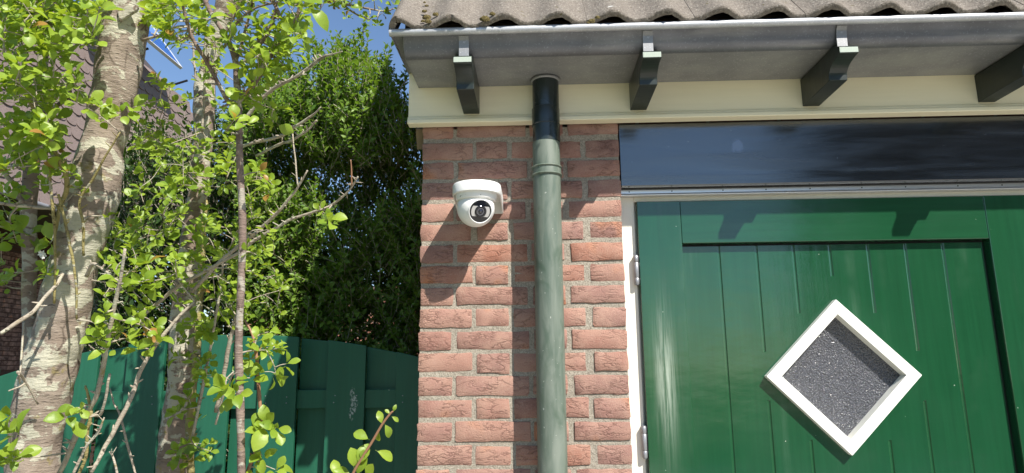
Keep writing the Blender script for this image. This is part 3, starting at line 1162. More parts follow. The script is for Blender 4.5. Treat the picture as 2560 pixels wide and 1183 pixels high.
facepoly(bandpts(0.0262, 0.0140), zf_ + 0.0030, zf_ + 0.0046).build('lamp_window', m_camlight, SC)
lb = MB()
lb.lathe([(0.0166, zf_ + 0.003), (0.0166, zf_ + 0.0056), (0.0150, zf_ + 0.0070), (0.0115, zf_ + 0.0066), (0.0105, zf_ + 0.0046), (0.0006, zf_ + 0.0046)], ec_, 40, ax)
lens = lb.build('lens', m_camblack, SC, smooth=True, sharp=40)
lb = MB()
lb.lathe([(0.0098, zf_ + 0.0046), (0.0098, zf_ + 0.0060), (0.0075, zf_ + 0.0062), (0.0065, zf_ + 0.0050)], ec_, 32, ax)
lb.build('lens_ring', m_camgrey, lens, smooth=True, sharp=40)
lb = MB()
lb.lathe([(0.0064, zf_ + 0.0050), (0.0050, zf_ + 0.0068), (0.0025, zf_ + 0.0080), (0.0004, zf_ + 0.0083)], ec_, 32, ax)
lb.build('lens_glass', m_camlens, lens, smooth=True)
# small printed mark on the left cheek and the pin hole above the visor
mk = MB()


def cheek(az, z, r):
    return Vector((cx - 0.002 + r * math.sin(az), cyc - r * math.cos(az), z))


def mark(a0, a1, z0, z1, r):
    p = [cheek(a0, z0, r), cheek(a1, z0, r), cheek(a1, z1, r), cheek(a0, z1, r)]
    c = Vector((cx - 0.002, cyc, 0))
    back = [q_ - (q_ - Vector((c.x, c.y, q_.z))).normalized() * 0.006 for q_ in p]
    mk.add(p + back, [(0, 1, 2, 3), (7, 6, 5, 4), (0, 4, 5, 1), (1, 5, 6, 2), (2, 6, 7, 3), (3, 7, 4, 0)])


rz_ = 0.0542
for (a, w_, z, h_) in ((-0.86, 0.030, 2.0510, 0.0020), (-0.84, 0.030, 2.0490, 0.0020), (-0.86, 0.030, 2.0470, 0.0020), (-0.76, 0.018, 2.0495, 0.0026), (-0.725, 0.018, 2.0497, 0.0022), (-0.69, 0.018, 2.0499, 0.0022), (-0.655, 0.018, 2.0500, 0.0022), (-0.60, 0.03, 2.0508, 0.0008), (-0.53, 0.018, 2.0502, 0.0026), (-0.495, 0.018, 2.0504, 0.0026), (-0.46, 0.018, 2.0506, 0.0024)):
    mark(a + 0.05, a + 0.05 + w_, z - 0.0012, z + h_ - 0.0012, rz_ + 0.0016)
mark(0.30, 0.33, 2.0465, 2.0482, rz_ + 0.0012)
mk.build('printed_mark', Mat('dark_print', (0.03, 0.03, 0.035), 0.5).m, SC)

# ================================================================== GREEN ARCHED FENCE
FY = 0.55
FN = empty('garden_fence', (-0.9, FY, 0), 'dark green arched wooden board fence between the plum trunks and the brick wall', 'fence')


def arch(x):
    return 1.7185 - 0.185 * ((x + 0.79) ** 2)


def board(x0, x1, y0, y1, cut=0.0):
    b = MB()
    n = 4
    vs = []
    for i in range(n + 1):
        x = x0 + (x1 - x0) * i / n
        for y in (y0, y1):
            vs += [(x, y, 0.05), (x, y, arch(x) - cut)]
    fs = []
    for i in range(n):
        a = i * 4
        fs += [(a, a + 4, a + 5, a + 1), (a + 2, a + 3, a + 7, a + 6), (a + 1, a + 5, a + 7, a + 3), (a, a + 2, a + 6, a + 4)]
    fs += [(0, 1, 3, 2), (n * 4, n * 4 + 2, n * 4 + 3, n * 4 + 1)]
    b.add(vs, fs)
    return b.build('plank', m_fence, FN, bevel=0.002, origin=((x0 + x1) / 2, y0, 0.05))


for k in range(-4, 4):
    x0 = -0.687 + 0.2515 * k
    wv = rnd.uniform(-0.003, 0.003)
    if k < 3:
        board(x0 + wv, min(x0 + 0.142 + wv, 0.03), FY + rnd.uniform(-0.001, 0.001), FY + 0.016)
        board(x0 + 0.134, min(x0 + 0.258, 0.03), FY + 0.046, FY + 0.060, 0.004)
for zr in (1.482, 0.95, 0.35):
    r_ = MB()
    r_.box(-1.70, 0.02, FY + 0.0165, FY + 0.0455, zr - 0.033, zr + 0.033)
    r_.build('rail', m_fence, FN, bevel=0.002)
nl_ = MB()
for k in range(-4, 3):
    x0 = -0.687 + 0.2515 * k
    for dx_ in (0.03, 0.11):
        for zr in (1.482 + 0.012, 1.482 - 0.014):
            nl_.lathe([(0.0022, 0.0), (0.0022, 0.0022), (0.0012, 0.0030)], (x0 + dx_ + rnd.uniform(-0.004, 0.004), FY + 0.001, zr + rnd.uniform(-0.004, 0.004)), 8, Vector((0, -1, 0)))
tag(nl_.build('nails', m_steel, FN), kind='stuff')
for xp in (-1.76, 0.035):
    r_ = MB()
    r_.box(xp - 0.033, xp + 0.033, FY + 0.005, FY + 0.071, 0, 1.60)
    r_.build('post', m_fence, FN, bevel=0.003)

# ================================================================== NEIGHBOURING HOUSE (left)
NH = empty('neighbour_house', (-6.4, 7.0, 0), 'brown house with steep scalloped tile roof behind the thick plum trunk', 'house')
HX, HZ = -5.50, 3.60
KX, KZ = -5.86, 6.20


def steep(y, z):
    return HX + (KX - HX) * (z - HZ) / (KZ - HZ)


HY0, HY1 = 3.6, 9.20
b = MB()
b.box(-9.5, -6.80, HY0, HY1 - 0.1, 0.0, 3.7)
hw = b.build('wall', brickwork_mat('dark_brickwork', (0.06, 0.032, 0.022), (0.075, 0.04, 0.028), (0.05, 0.045, 0.04), 'Y'), NH)
bme = MB()
bme.box(-0.02, 0.006, -0.105, 0.105, -0.025, 0.025)
bme = bme.mesh('brick', m_brick_dark)
for j in range(25):
    z = 1.62 + j * 0.0635
    for i in range(12):
        y = 5.20 + 0.22 * i + (0.11 if j % 2 else 0)
        o = link('brick', bme, hw)
        o.location = Vector((-6.802 + rnd.uniform(0, 0.002), y, z)) - wloc(hw)
rfb = MB()
rfb.add([(HX - 0.06, HY0, HZ - 0.05), (HX - 0.06, HY1, HZ - 0.05), (KX - 0.06, HY1, KZ), (KX - 0.06, HY0, KZ), (KX - 0.95, HY0, KZ + 1.0), (KX - 0.95, HY1 - 0.1, KZ + 1.0),
         (-9.5, HY0, KZ + 1.0), (-9.5, HY1 - 0.1, KZ + 1.0), (-9.5, HY0, HZ - 0.05), (-9.5, HY1, HZ - 0.05)],
        [(0, 1, 2, 3), (3, 2, 5, 4), (4, 5, 7, 6), (1, 9, 7, 5, 2), (0, 3, 4, 6, 8), (0, 8, 9, 1)])
hr = rfb.build('roof', Mat('roof_felt', (0.05, 0.04, 0.04), 0.9).m, NH)


def scallop():
    """rounded roof tile lying in the yz-plane facing +x, nib at the top"""
    w2, h = 0.094, 0.26
    pts = [(-w2, h), (w2, h), (w2, 0.075)]
    for i in range(1, 6):
        a = i / 6 * math.pi
        pts.append((w2 * math.cos(a), 0.075 - 0.062 * math.sin(a) ** 0.8))
    pts.append((-w2, 0.075))
    vs = [(0.006, y, z) for y, z in pts] + [(-0.014, y, z) for y, z in pts]
    k = len(pts)
    b = MB()
    b.add(vs, [tuple(range(k)), tuple(range(k, 2 * k))[::-1]] + [(i, (i + 1) % k, k + (i + 1) % k, k + i) for i in range(k)])
    return b


sb = scallop()
sme = sb.mesh('tile', m_tile_far)
lean = math.atan2(HX - KX, KZ - HZ)
cand = []
for j in range(20):
    zl = j * 0.172
    for i in range(30):
        y = HY1 - 0.10 - 0.19 * i - (0.095 if j % 2 else 0)
        if y < HY0 + 0.1:
            continue
        if zl < 2.62:
            q = Vector((HX + (KX - HX) * zl / 2.60 + 0.012, y, HZ - 0.10 + zl))
            ang = -(lean + 0.085)
        else:
            s2 = zl - 2.62
            q = Vector((KX - s2 * 0.62 + 0.01, y, KZ - 0.10 + s2 * 0.78))
            ang = -(0.67 + 0.085)
        cand.append((q, ang))
vis = []
rest = MB()
for q, ang in cand:
    d = q - CAM
    dep = d.dot(FWD)
    u_ = PW / 2 + FPX * d.dot(RGT) / dep
    v_ = PH / 2 - FPX * d.dot(UPV) / dep
    ok = -20 < u_ < 505 and -20 < v_ < 520
    vis.append((0 if ok else 1, dep, q, ang))
vis.sort(key=lambda x: (x[0], x[1]))
for i, (_, dep, q, ang) in enumerate(vis):
    Rm = Matrix.Rotation(ang, 3, 'Y')
    if i < 299:
        o = link('tile', sme, hr)
        o.location = q - wloc(hr) + Vector((rnd.uniform(0, 0.006), rnd.uniform(-0.003, 0.003), rnd.uniform(-0.006, 0.006)))
        o.rotation_euler = (rnd.uniform(-0.015, 0.015), ang + rnd.uniform(-0.02, 0.02), 0)
    else:
        rest.add([Rm @ Vector(v) + q for v in sb.v], sb.f)
tag(rest.build('tiles', m_tile_far, hr), kind='stuff')
b = MB()
b.tube([(HX + 0.02, HY0, HZ - 0.10), (HX + 0.02, HY1, HZ - 0.10)], [0.03, 0.03], 14)
b.build('gutter', Mat('pale_gutter', (0.20, 0.20, 0.21), 0.5).m, NH, smooth=True, sharp=50)
# solar panel on the upper slope
SP = empty('solar_panel', (-5.75, 8.3, 6.5), 'blue solar panel with white frame on the brown tiled roof', 'solar panel')
c0 = at(452, 166, 10.75)
dn = Vector((0, -1, 0))
upd = Vector((-0.60, 0, 0.80)).normalized()
nn_ = upd.cross(dn).normalized()
if nn_.x < 0:
    nn_ = -nn_


def slab(a0, a1, b0, b1, h0, h1):
    b = MB()
    vs = [c0 + dn * a + upd * bb + nn_ * h for a in (a0, a1) for bb in (b0, b1) for h in (h0, h1)]
    return b.add(vs, [(0, 1, 3, 2), (4, 6, 7, 5), (0, 4, 5, 1), (2, 3, 7, 6), (0, 2, 6, 4), (1, 5, 7, 3)])


m_cell = Mat('blue_solar_cell', (0.03, 0.10, 0.32), 0.35, spec=0.4).m
m_alw = Mat('pale_panel_frame', (0.55, 0.56, 0.58), 0.5).m
for a in (0.0, 1.02):
    for i in range(6):
        for j in range(3):
            slab(a + 0.03 + 0.158 * i, a + 0.18 + 0.158 * i, 0.03 + 0.158 * j, 0.18 + 0.158 * j, -0.002, 0.003).build('cell', m_cell, SP)
slab(0.0, 2.04, 0.0, 1.0, -0.035, -0.004).build('backing', Mat('blue_panel_backing', (0.10, 0.20, 0.45), 0.5).m, SP)
fr = slab(0, 2.04, -0.03, 0.0, -0.04, 0.008)
fr.add(slab(-0.02, 0.0, -0.03, 1.0, -0.04, 0.008).v, slab(-0.02, 0.0, -0.03, 1.0, -0.04, 0.008).f)
fr.add(slab(1.00, 1.012, 0.0, 1.0, -0.036, 0.007).v, slab(0, 1, 0, 1, 0, 1).f)
fr.build('frame', m_alw, SP)
rl = MB()
for yy in (8.8, 7.6):
    rl.tube([(-5.80, yy, 6.62), (-6.20, yy, 6.50)], [0.02, 0.02], 6)
rl.build('mount', m_black, SP)

# ================================================================== WALL BEYOND THE HEDGE
gw = MB()
gw.box(-4.5, 3.0, 9.0, 9.22, 0.0, 2.9)
gw_o = gw.build('garden_wall', m_garden_wall)
tag(gw_o, 'sunlit red brick wall glimpsed through the bottom of the dark hedge', 'wall')

# ================================================================== LEAVES AND TREES
def leaf_mesh(name, mat, seg=5, width=0.58, fold=0.22, curl=0.25, seed=0):
    """unit-length obovate leaf along +Y, folded on its midrib and curled; short petiole"""
    r = random.Random(seed)
    prof = [(0.0, 0.02), (0.12, 0.02), (0.25, 0.40), (0.45, 0.82), (0.65, 1.0), (0.82, 0.80), (0.93, 0.42), (1.0, 0.0)]
    vs, fs = [], []
    for t, w_ in prof:
        z = curl * (0.10 - (t - 0.35) ** 2) + 0.02 * r.uniform(-1, 1)
        ww = w_ * width / 2
        vs += [(-ww, t, z + fold * ww + 0.015 * r.uniform(-1, 1)), (0, t, z), (ww, t, z + fold * ww + 0.015 * r.uniform(-1, 1))]
    for i in range(len(prof) - 1):
        a = i * 3
        fs += [(a, a + 1, a + 4, a + 3), (a + 1, a + 2, a + 5, a + 4)]
    me = bpy.data.meshes.new(name)
    me.from_pydata(vs, [], fs)
    me.materials.append(mat)
    me.polygons.foreach_set('use_smooth', [True] * len(fs))
    return me


plum_leaves = [leaf_mesh('leaf', m_leaf, width=rnd.uniform(0.50, 0.66), fold=rnd.uniform(0.1, 0.55), curl=rnd.uniform(-0.1, 0.9), seed=i) for i in range(9)]
red_leaves = [leaf_mesh('leaf', m_leaf_red, width=0.5, fold=0.4, curl=0.5, seed=40 + i) for i in range(2)]


def basis(d, nrm_):
    y = d.normalized()
    z = (nrm_ - y * nrm_.dot(y))
    z = z.normalized() if z.length > 1e-4 else y.orthogonal().normalized()
    x = y.cross(z)
    return Matrix((x, y, z)).transposed()


class Tree:
    def __init__(self, name, label, cat, group=None):
        self.name, self.label, self.cat, self.group = name, label, cat, group
        self.pts = []      # skeleton samples: (point, radius)
        self.leaves = []   # (pos, 3x3, scale, mesh)
        self.tw = MB()
        self.root = None

    def trunk(self, px, d, mat, ground=True, n=20, bump=0.12):
        pts = spline([(*at(u, v, d + dd), w_ / 2 / FPX * (d + dd)) for u, v, w_, dd in px], 6)
        if ground:
            q = pts[0]
            dirv = Vector(pts[0][:3]) - Vector(pts[4][:3])
            k = (q[2] - 0.0) / -dirv.normalized().z if dirv.z < 0 else 1.0
            base = [q[0] + dirv.normalized().x * k * 0.5, q[1] + dirv.normalized().y * k * 0.5, -0.03, q[3] * 1.45]
            mid = [(q[0] + base[0]) / 2, (q[1] + base[1]) / 2, q[2] * 0.45, q[3] * 1.12]
            pts = spline([base, mid, tuple(q)], 5)[:-1] + pts
        if self.root is None:
            self.root = empty(self.name, (pts[0][0], pts[0][1], 0.0), self.label, self.cat, self.group)
            nm = 'trunk'
        else:
            nm = 'branch'
        b = MB()
        b.tube([q[:3] for q in pts], [q[3] for q in pts], n, bump=bump, seed=rnd.random() * 9, bscale=26)
        self.pts += [(Vector(q[:3]), q[3]) for q in pts]
        return b.build(nm, mat, self.root, smooth=True)

    def branch(self, px, d0, d1, mat, n=9, knots=True, taper=True):
        m = len(px)
        pts = []
        for i, (u, v, w_) in enumerate(px):
            d = d0 + (d1 - d0) * i / (m - 1)
            pts.append((*at(u, v, d), w_ / 2 / FPX * d))
        pts = spline(pts, 5)
        pts = [(q[0] + 0.002 * noise.noise(Vector(q[:3]) * 30), q[1], q[2] + 0.002 * noise.noise(Vector(q[:3]) * 30 + Vector((9, 0, 0))), max(q[3], 0.0006)) for q in pts]
        b = MB()
        b.tube([q[:3] for q in pts], [q[3] for q in pts], n, bump=0.18, seed=rnd.random() * 9, bscale=90)
        if knots:
            for q in pts[2:-1]:
                if rnd.random() < 0.5:
                    p0 = Vector(q[:3])
                    dv = Vector((rnd.uniform(-1, 1), rnd.uniform(-1, 0.4), rnd.uniform(-0.2, 1))).normalized()
                    ln = rnd.uniform(0.006, 0.016)
                    b.tube([p0, p0 + dv * (q[3] + ln * 0.6), p0 + dv * (q[3] + ln)], [q[3] * 0.6, q[3] * 0.45, q[3] * 0.2], 5)
        self.pts += [(Vector(q[:3]), q[3]) for q in pts]
        return b.build('branch', mat, self.root, smooth=True)

    def nearest(self, p):
        return min(self.pts, key=lambda s: (s[0] - p).length_squared)

    def rosette(self, p, nl=6, size=0.038, axis=None, twig=True, red=0.0, spread=1.0):
        if twig:
            q, r_ = self.nearest(p)
            ln = (p - q).length
            if ln > 0.012:
                if ln > 0.30:
                    q = p + (q - p).normalized() * 0.30
                mid = (p + q) / 2 + Vector((rnd.uniform(-1, 1), rnd.uniform(-1, 1), rnd.uniform(-0.6, 1.0))) * ln * 0.10
                rr = min(r_, 0.0022)
                sp_ = spline([tuple(q), tuple(mid), tuple(p)], 4)
                self.tw.tube([Vector(s) for s in sp_], [rr + (0.0008 - rr) * i / (len(sp_) - 1) for i in range(len(sp_))], 5)
                if ln > 0.05:
                    self.pts += [(Vector(s), 0.0012) for s in sp_[2:]]
                if axis is None:
                    axis = (p - mid).normalized() * 0.5 + Vector((0.15, -0.35, 0.55))
        if axis is None:
            axis = Vector((0.15, -0.4, 0.6))
        axis = (axis + Vector((rnd.uniform(-0.5, 0.5), rnd.uniform(-0.5, 0.3), rnd.uniform(-0.3, 0.5)))).normalized()
        a1 = axis.orthogonal().normalized()
        a2 = axis.cross(a1)
        ph = rnd.uniform(0, 6.28)
        for k in range(nl):
            an = ph + 2.4 * k + rnd.uniform(-0.35, 0.35)
            tilt = (0.35 + 0.95 * k / max(1, nl - 1) * rnd.uniform(0.7, 1.2)) * spread
            rad = a1 * math.cos(an) + a2 * math.sin(an)
            d = axis * math.cos(tilt) + rad * math.sin(tilt)
            d.z -= rnd.uniform(0.0, 0.35)
            nm_ = axis * math.sin(tilt) - rad * math.cos(tilt) + Vector((rnd.uniform(-0.5, 0.5), rnd.uniform(-0.5, 0.3), rnd.uniform(0, 0.7)))
            sc = size * (1.15 - 0.45 * (1 - k / nl)) * rnd.uniform(0.6, 1.2)
            ms_ = red_leaves if rnd.random() < red else plum_leaves
            self.leaves.append((p + rad * 0.0015 * k ** 0.5 - axis * 0.0018 * k, basis(d, nm_), sc, ms_[rnd.randrange(len(ms_))]))

    def region(self, u0, v0, u1, v1, n, d0, d1, size=0.036, nl=(4, 7), red=0.012):
        for _ in range(int(n * 2.1)):
            p = at(rnd.uniform(u0, u1), rnd.uniform(v0, v1), rnd.uniform(d0, d1))
            self.rosette(p, rnd.randint(*nl), size * rnd.uniform(0.62, 1.05), red=red)

    def leaf_at(self, u, v, d, du, dv, length, nrm_=None, red=False):
        """one leaf whose base shows at (u, v) and points along (du, dv) in the photo"""
        p = at(u, v, d)
        dr = (RGT * du - UPV * dv - FWD * rnd.uniform(-0.25, 0.35) * math.hypot(du, dv)).normalized()
        nn2 = nrm_ or Vector((0.25 + rnd.uniform(-0.3, 0.3), -0.8, 0.55))
        ms_ = red_leaves if red else plum_leaves
        self.leaves.append((p, basis(dr, nn2), length, ms_[rnd.randrange(len(ms_))]))

    def finish(self, mat_tw):
        off = wloc(self.root)
        L = self.leaves

        def key(l):
            d = l[0] - CAM
            dep = d.dot(FWD)
            u_ = PW / 2 + FPX * d.dot(RGT) / dep
            v_ = PH / 2 - FPX * d.dot(UPV) / dep
            return (0 if (0 < u_ < PW and 0 < v_ < PH) else 1, -l[2] / dep)
        L.sort(key=key)
        for p, m3, s, me in L[:290]:
            o = link('leaf', me, self.root)
            o.matrix_local = Matrix.Translation(p - off) @ (m3.to_4x4() @ Matrix.Scale(s, 4))
        groups = {}
        for p, m3, s, me in L[290:]:
            groups.setdefault(me.materials[0].name, []).append((p, m3, s, me))
        if L[290:]:
            b = MB()
            names = list(groups)
            for gi, gname in enumerate(names):
                for p, m3, s, me in groups[gname]:
                    mm = m3 * s
                    b.add([mm @ v.co + p for v in me.vertices], [tuple(pl.vertices) for pl in me.polygons], gi)
            me2 = bpy.data.meshes.new('foliage')
            me2.from_pydata([(x - off.x, y - off.y, z - off.z) for x, y, z in b.v], [], b.f)
            for gname in names:
                me2.materials.append(bpy.data.materials[gname])
            me2.polygons.foreach_set('material_index', b.m)
            me2.polygons.foreach_set('use_smooth', [True] * len(b.f))
            tag(link('foliage', me2, self.root), kind='stuff')
        if self.tw.v:
            tag(self.tw.build('twigs', mat_tw, self.root, smooth=True), kind='stuff')


# ---- tree 1: thick pale trunk leaning right
GRP = 'plum trees in front of the fence'
T1 = Tree('plum_tree', 'thick pale lichen-spotted plum trunk leaning right at the left edge', 'tree', GRP)
T1.trunk([(72, 1230, 120, 0), (80, 1183, 118, 0), (92, 1080, 114, 0), (107, 1000, 124, 0), (128, 900, 122, 0), (150, 830, 116, 0), (172, 720, 112, 0), (190, 640, 104, 0), (214, 550, 116, 0), (235, 480, 114, 0), (245, 420, 108, 0),
          (252, 380, 100, 0), (267, 319, 94, 0), (288, 213, 100, 0), (306, 106, 106, 0), (319, 0, 110, 0), (332, -120, 104, 0), (350, -300, 90, 0.05), (360, -520, 60, 0.1)], 1.45, m_bark, n=30)
T1.trunk([(88, 905, 26, 0.03), (76, 850, 30, 0.04), (72, 760, 31, 0.06), (74, 640, 33, 0.07), (71, 540, 36, 0.08), (76, 450, 36, 0.08), (84, 380, 32, 0.08), (100, 250, 27, 0.08), (110, 100, 22, 0.06), (118, -40, 20, 0.05), (128, -200, 16, 0.05)], 1.45, m_bark2, ground=False, n=16)
# broken stub and bark flap near the top of the trunk
fl = MB()
fpts = [at(u, v, 1.395) for u, v in ((292, 22), (318, 8), (345, 14), (340, 26), (318, 40), (298, 54), (294, 38))]
fb2 = [q + FWD * 0.012 - RGT * 0.002 for q in fpts]
k = len(fpts)
fl.add(fpts + fb2, [tuple(range(k)), tuple(range(k, 2 * k))[::-1]] + [(i, (i + 1) % k, k + (i + 1) % k, k + i) for i in range(k)])
fl.build('bark_flap', m_bark2, T1.root, bevel=0.003)
B = T1.branch
B([(0, 836, 9), (40, 808, 10), (75, 785, 10), (106, 750, 9), (140, 712, 9), (157, 684, 8)], 1.28, 1.38, m_twig)
B([(137, 583, 8), (150, 520, 10), (167, 451, 12), (122, 345, 9), (76, 259, 9), (40, 180, 8), (10, 132, 8)], 1.38, 1.25, m_ygtwig)
B([(0, 508, 8), (60, 516, 9), (140, 520, 8), (160, 508, 6)], 1.30, 1.40, m_twig)
B([(135, 760, 6), (138, 660, 6), (137, 580, 7), (128, 480, 7), (118, 405, 5), (116, 360, 4)], 1.36, 1.33, m_ygtwig)
B([(192, 800, 5), (190, 700, 6), (172, 600, 7), (160, 540, 7), (145, 485, 6)], 1.37, 1.33, m_ygtwig)
B([(208, 640, 6), (208, 560, 7), (200, 500, 6), (232, 450, 6), (262, 395, 5), (300, 330, 4)], 1.37, 1.33, m_ygtwig)
B([(150, 1183, 12), (205, 1060, 13), (243, 984, 12), (264, 880, 11), (284, 776, 10), (300, 700, 9), (314, 623, 7)], 1.36, 1.25, m_twig)
B([(190, 1200, 8), (215, 1140, 8), (219, 1080, 9), (228, 1030, 9), (220, 990, 7), (213, 965, 4)], 1.34, 1.33, m_ygtwig)
B([(165, 1140, 7), (200, 1060, 8), (230, 1040, 8), (255, 1090 - 60, 7), (275, 935, 6)], 1.37, 1.30, m_twig)
B([(228, 1183, 10), (250, 1140, 10), (290, 1070, 11), (330, 985, 11), (355, 920, 10), (400, 850, 9), (440, 800, 8), (487, 755, 6)], 1.33, 1.42, m_twig)
B([(180, 1190, 7), (215, 1120, 7), (245, 1080, 6), (262, 1045, 4)], 1.30, 1.30, m_twig)
B([(340, 1190, 5), (318, 1110, 6), (300, 1040, 5), (285, 1010, 4), (275, 970, 3)], 1.45, 1.5, m_twig)
B([(295, 1190, 6), (282, 1140, 5), (273, 1128, 3)], 1.3, 1.3, m_twig)
B([(215, 690, 10), (232, 660, 9), (262, 678, 7), (300, 705, 5)], 1.37, 1.32, m_twig)
B([(60, 520, 14), (40, 470, 12), (18, 440, 11), (0, 400, 9), (-30, 330, 8)], 1.52, 1.45, m_bark2)
B([(108, 280, 12), (140, 265, 11), (168, 245, 10), (175, 215, 8)], 1.52, 1.42, m_bark2)
B([(355, 100, 8), (400, 90, 6), (440, 96, 5), (470, 95, 3)], 1.42, 1.35, m_bark2)
B([(60, 800, 5), (50, 950, 4), (48, 935, 4)], 1.4, 1.3, m_twig, knots=False)
B([(95, 1010, 4), (60, 950, 6), (45, 930, 8)], 1.38, 1.30, m_twig, knots=False)
B([(62, 960, 5), (40, 970, 4), (22, 978, 3)], 1.34, 1.28, m_twig, knots=False)
for s_args in ((0, -120, 260, 60, 40, 1.2, 1.5), (0, 0, 250, 120, 44, 1.15, 1.5), (0, 120, 195, 255, 32, 1.15, 1.5), (0, 250, 140, 430, 24, 1.2, 1.5), (100, 340, 200, 470, 7, 1.3, 1.5), (-80, 540, 130, 690, 9, 1.35, 1.55, 0.04), (360, 0, 420, 60, 6, 1.3, 1.5), (330, 300, 410, 390, 6, 1.4, 1.6),
               (0, 430, 60, 540, 4, 1.3, 1.5), (250, 640, 450, 760, 15, 1.3, 1.5), (235, 770, 400, 880, 11, 1.25, 1.45), (380, 180, 450, 330, 4, 1.35, 1.5), (0, 700, 40, 760, 1, 1.4, 1.5), (0, 1120, 40, 1200, 2, 1.2, 1.3), (240, 540, 330, 650, 5, 1.4, 1.5)):
    T1.region(*s_args)
for u, v, d in ((222, 262, 1.33), (262, 270, 1.34), (300, 282, 1.34), (330, 270, 1.36), (372, 270, 1.4), (250, 300, 1.33)):
    T1.rosette(at(u, v, d), 5, 0.036, Vector((0.2, -0.7, 0.3)))
T1.rosette(at(32, 1080, 1.22), 9, 0.042, Vector((-0.1, -0.8, 0.5)), spread=1.2)
T1.rosette(at(20, 1045, 1.22), 6, 0.038, Vector((-0.1, -0.8, 0.5)))
T1.rosette(at(172, 1040, 1.3), 5, 0.042, Vector((0.2, -0.6, 0.5)))
T1.rosette(at(195, 1020, 1.3), 4, 0.036, Vector((0.2, -0.6, 0.5)))
T1.rosette(at(365, 840, 1.35), 3, 0.03, Vector((0.4, -0.6, 0.5)), red=0.8)
# two white blossoms by the second stem
fw = MB()
for (u, v) in ((105, 634), (110, 640)):
    c = at(u, v, 1.40)
    for k in range(7):
        a = 2 * math.pi * k / 7
        dr = (RGT * math.cos(a) + UPV * math.sin(a) - FWD * rnd.uniform(0.1, 0.7)).normalized()
        sd = dr.cross(FWD).normalized()
        fw.add([c, c + dr * 0.005 + sd * 0.0025, c + dr * 0.009, c + dr * 0.005 - sd * 0.0025], [(0, 1, 2, 3)])
fw.build('blossom', m_flower, T1.root)
T1.finish(m_twig)

# ---- tree 2: second trunk, further back
T2 = Tree('plum_tree', 'mottled plum trunk standing between the thick pale trunk and the thin straight stem', 'tree', GRP)
T2.trunk([(430, 1230, 88, 0), (433, 1183, 85, 0), (441, 1090, 78, 0), (455, 960, 68, 0), (460, 840, 66, 0), (470, 700, 56, 0), (485, 560, 50, 0), (500, 440, 44, 0), (507, 340, 46, 0), (511, 266, 52, 0), (514, 213, 46, 0),
          (525, 160, 40, 0), (534, 110, 42, 0), (553, 55, 46, 0), (571, 0, 56, 0), (582, -60, 54, 0), (600, -220, 46, 0.05), (640, -420, 30, 0.1)], 2.0, m_bark2, n=26, bump=0.16)
B = T2.branch
B([(478, 1190, 18), (474, 1100, 20), (480, 1000, 20), (490, 900, 19), (496, 800, 17), (503, 690, 15), (508, 600, 13), (515, 500, 11)], 1.9, 1.95, m_ygtwig)
B([(497, 360, 6), (493, 250, 7), (488, 180, 6), (482, 110, 5), (478, 40, 4), (470, -40, 3)], 2.05, 2.05, m_twig)
B([(505, 330, 7), (511, 230, 6), (512, 150, 6), (516, 60, 5), (520, -30, 4)], 1.88, 1.85, m_twig)
B([(540, 1030, 10), (556, 960, 10), (566, 900, 11), (578, 840, 10), (590, 790, 8)], 1.85, 1.8, m_twig)
B([(455, 1180, 12), (470, 1120, 11), (485, 1060, 9), (500, 985, 6)], 1.88, 1.82, m_ygtwig)
B([(335, 806, 9), (390, 762, 9), (446, 715, 9), (500, 686, 8), (548, 659, 8), (600, 630, 8), (640, 598, 8), (690, 570, 7), (728, 548, 7), (790, 528, 6), (830, 512, 6), (862, 486, 5), (880, 466, 5), (895, 441, 4)], 1.55, 1.38, m_twig)
B([(480, 730, 9), (550, 655, 9), (617, 600, 9), (665, 560, 8), (703, 522, 8), (740, 475, 6), (769, 426, 4)], 1.58, 1.45, m_twig)
B([(880, 466, 4), (879, 430, 4), (877, 400, 2.5)], 1.38, 1.37, m_redstem, knots=False)
B([(745, 470, 4), (738, 400, 4), (732, 335, 3)], 1.46, 1.46, m_twig)
B([(610, 300, 9), (664, 237, 9), (695, 216, 9), (725, 200, 8), (760, 178, 8), (789, 156, 9), (812, 140, 7), (835, 135, 4), (856, 129, 3)], 1.75, 1.6, m_twig)
B([(600, 370, 8), (640, 355, 8), (680, 347, 8), (708, 338, 8), (740, 315, 7), (768, 298, 7), (785, 285, 5), (802, 268, 3)], 1.8, 1.7, m_twig)
B([(640, 390, 7), (697, 362, 7), (725, 353, 7), (752, 338, 6), (775, 320, 5), (792, 301, 4)], 1.8, 1.7, m_twig)
B([(575, 20, 22), (640, -30, 18), (720, -40, 14), (800, -10, 9), (860, 10, 7), (900, 18, 5), (960, 28, 4), (985, 22, 3)], 2.0, 2.1, m_bark2)
B([(840, -10, 6), (868, 20, 5), (900, 40, 4), (925, 50, 3)], 2.05, 2.1, m_ygtwig)
B([(480, 1100, 8), (520, 900, 0 + 7), (545, 760, 6), (560, 640, 5)], 1.8, 1.75, m_twig)
for s_args in ((340, 345, 560, 470, 18, 1.7, 1.95), (300, 460, 460, 620, 18, 1.6, 1.9), (440, 60, 560, 180, 7, 1.8, 2.0), (440, 790, 530, 1150, 12, 1.7, 1.85), (470, 560, 600, 700, 9, 1.6, 1.9), (440, 120, 560, 330, 6, 1.7, 1.9), (430, 470, 540, 760, 14, 1.6, 1.85), (520, 330, 600, 460, 6, 1.7, 1.9), (600, 380, 690, 480, 5, 1.7, 1.8),
               (560, 620, 720, 800, 16, 1.75, 2.05, 0.032), (600, 460, 700, 620, 8, 1.75, 2.0, 0.032), (440, -150, 760, 0, 22, 1.7, 2.1), (740, -60, 1000, 10, 14, 1.95, 2.15, 0.034), (500, 700, 600, 840, 8, 1.7, 1.9)):
    T2.region(*s_args)
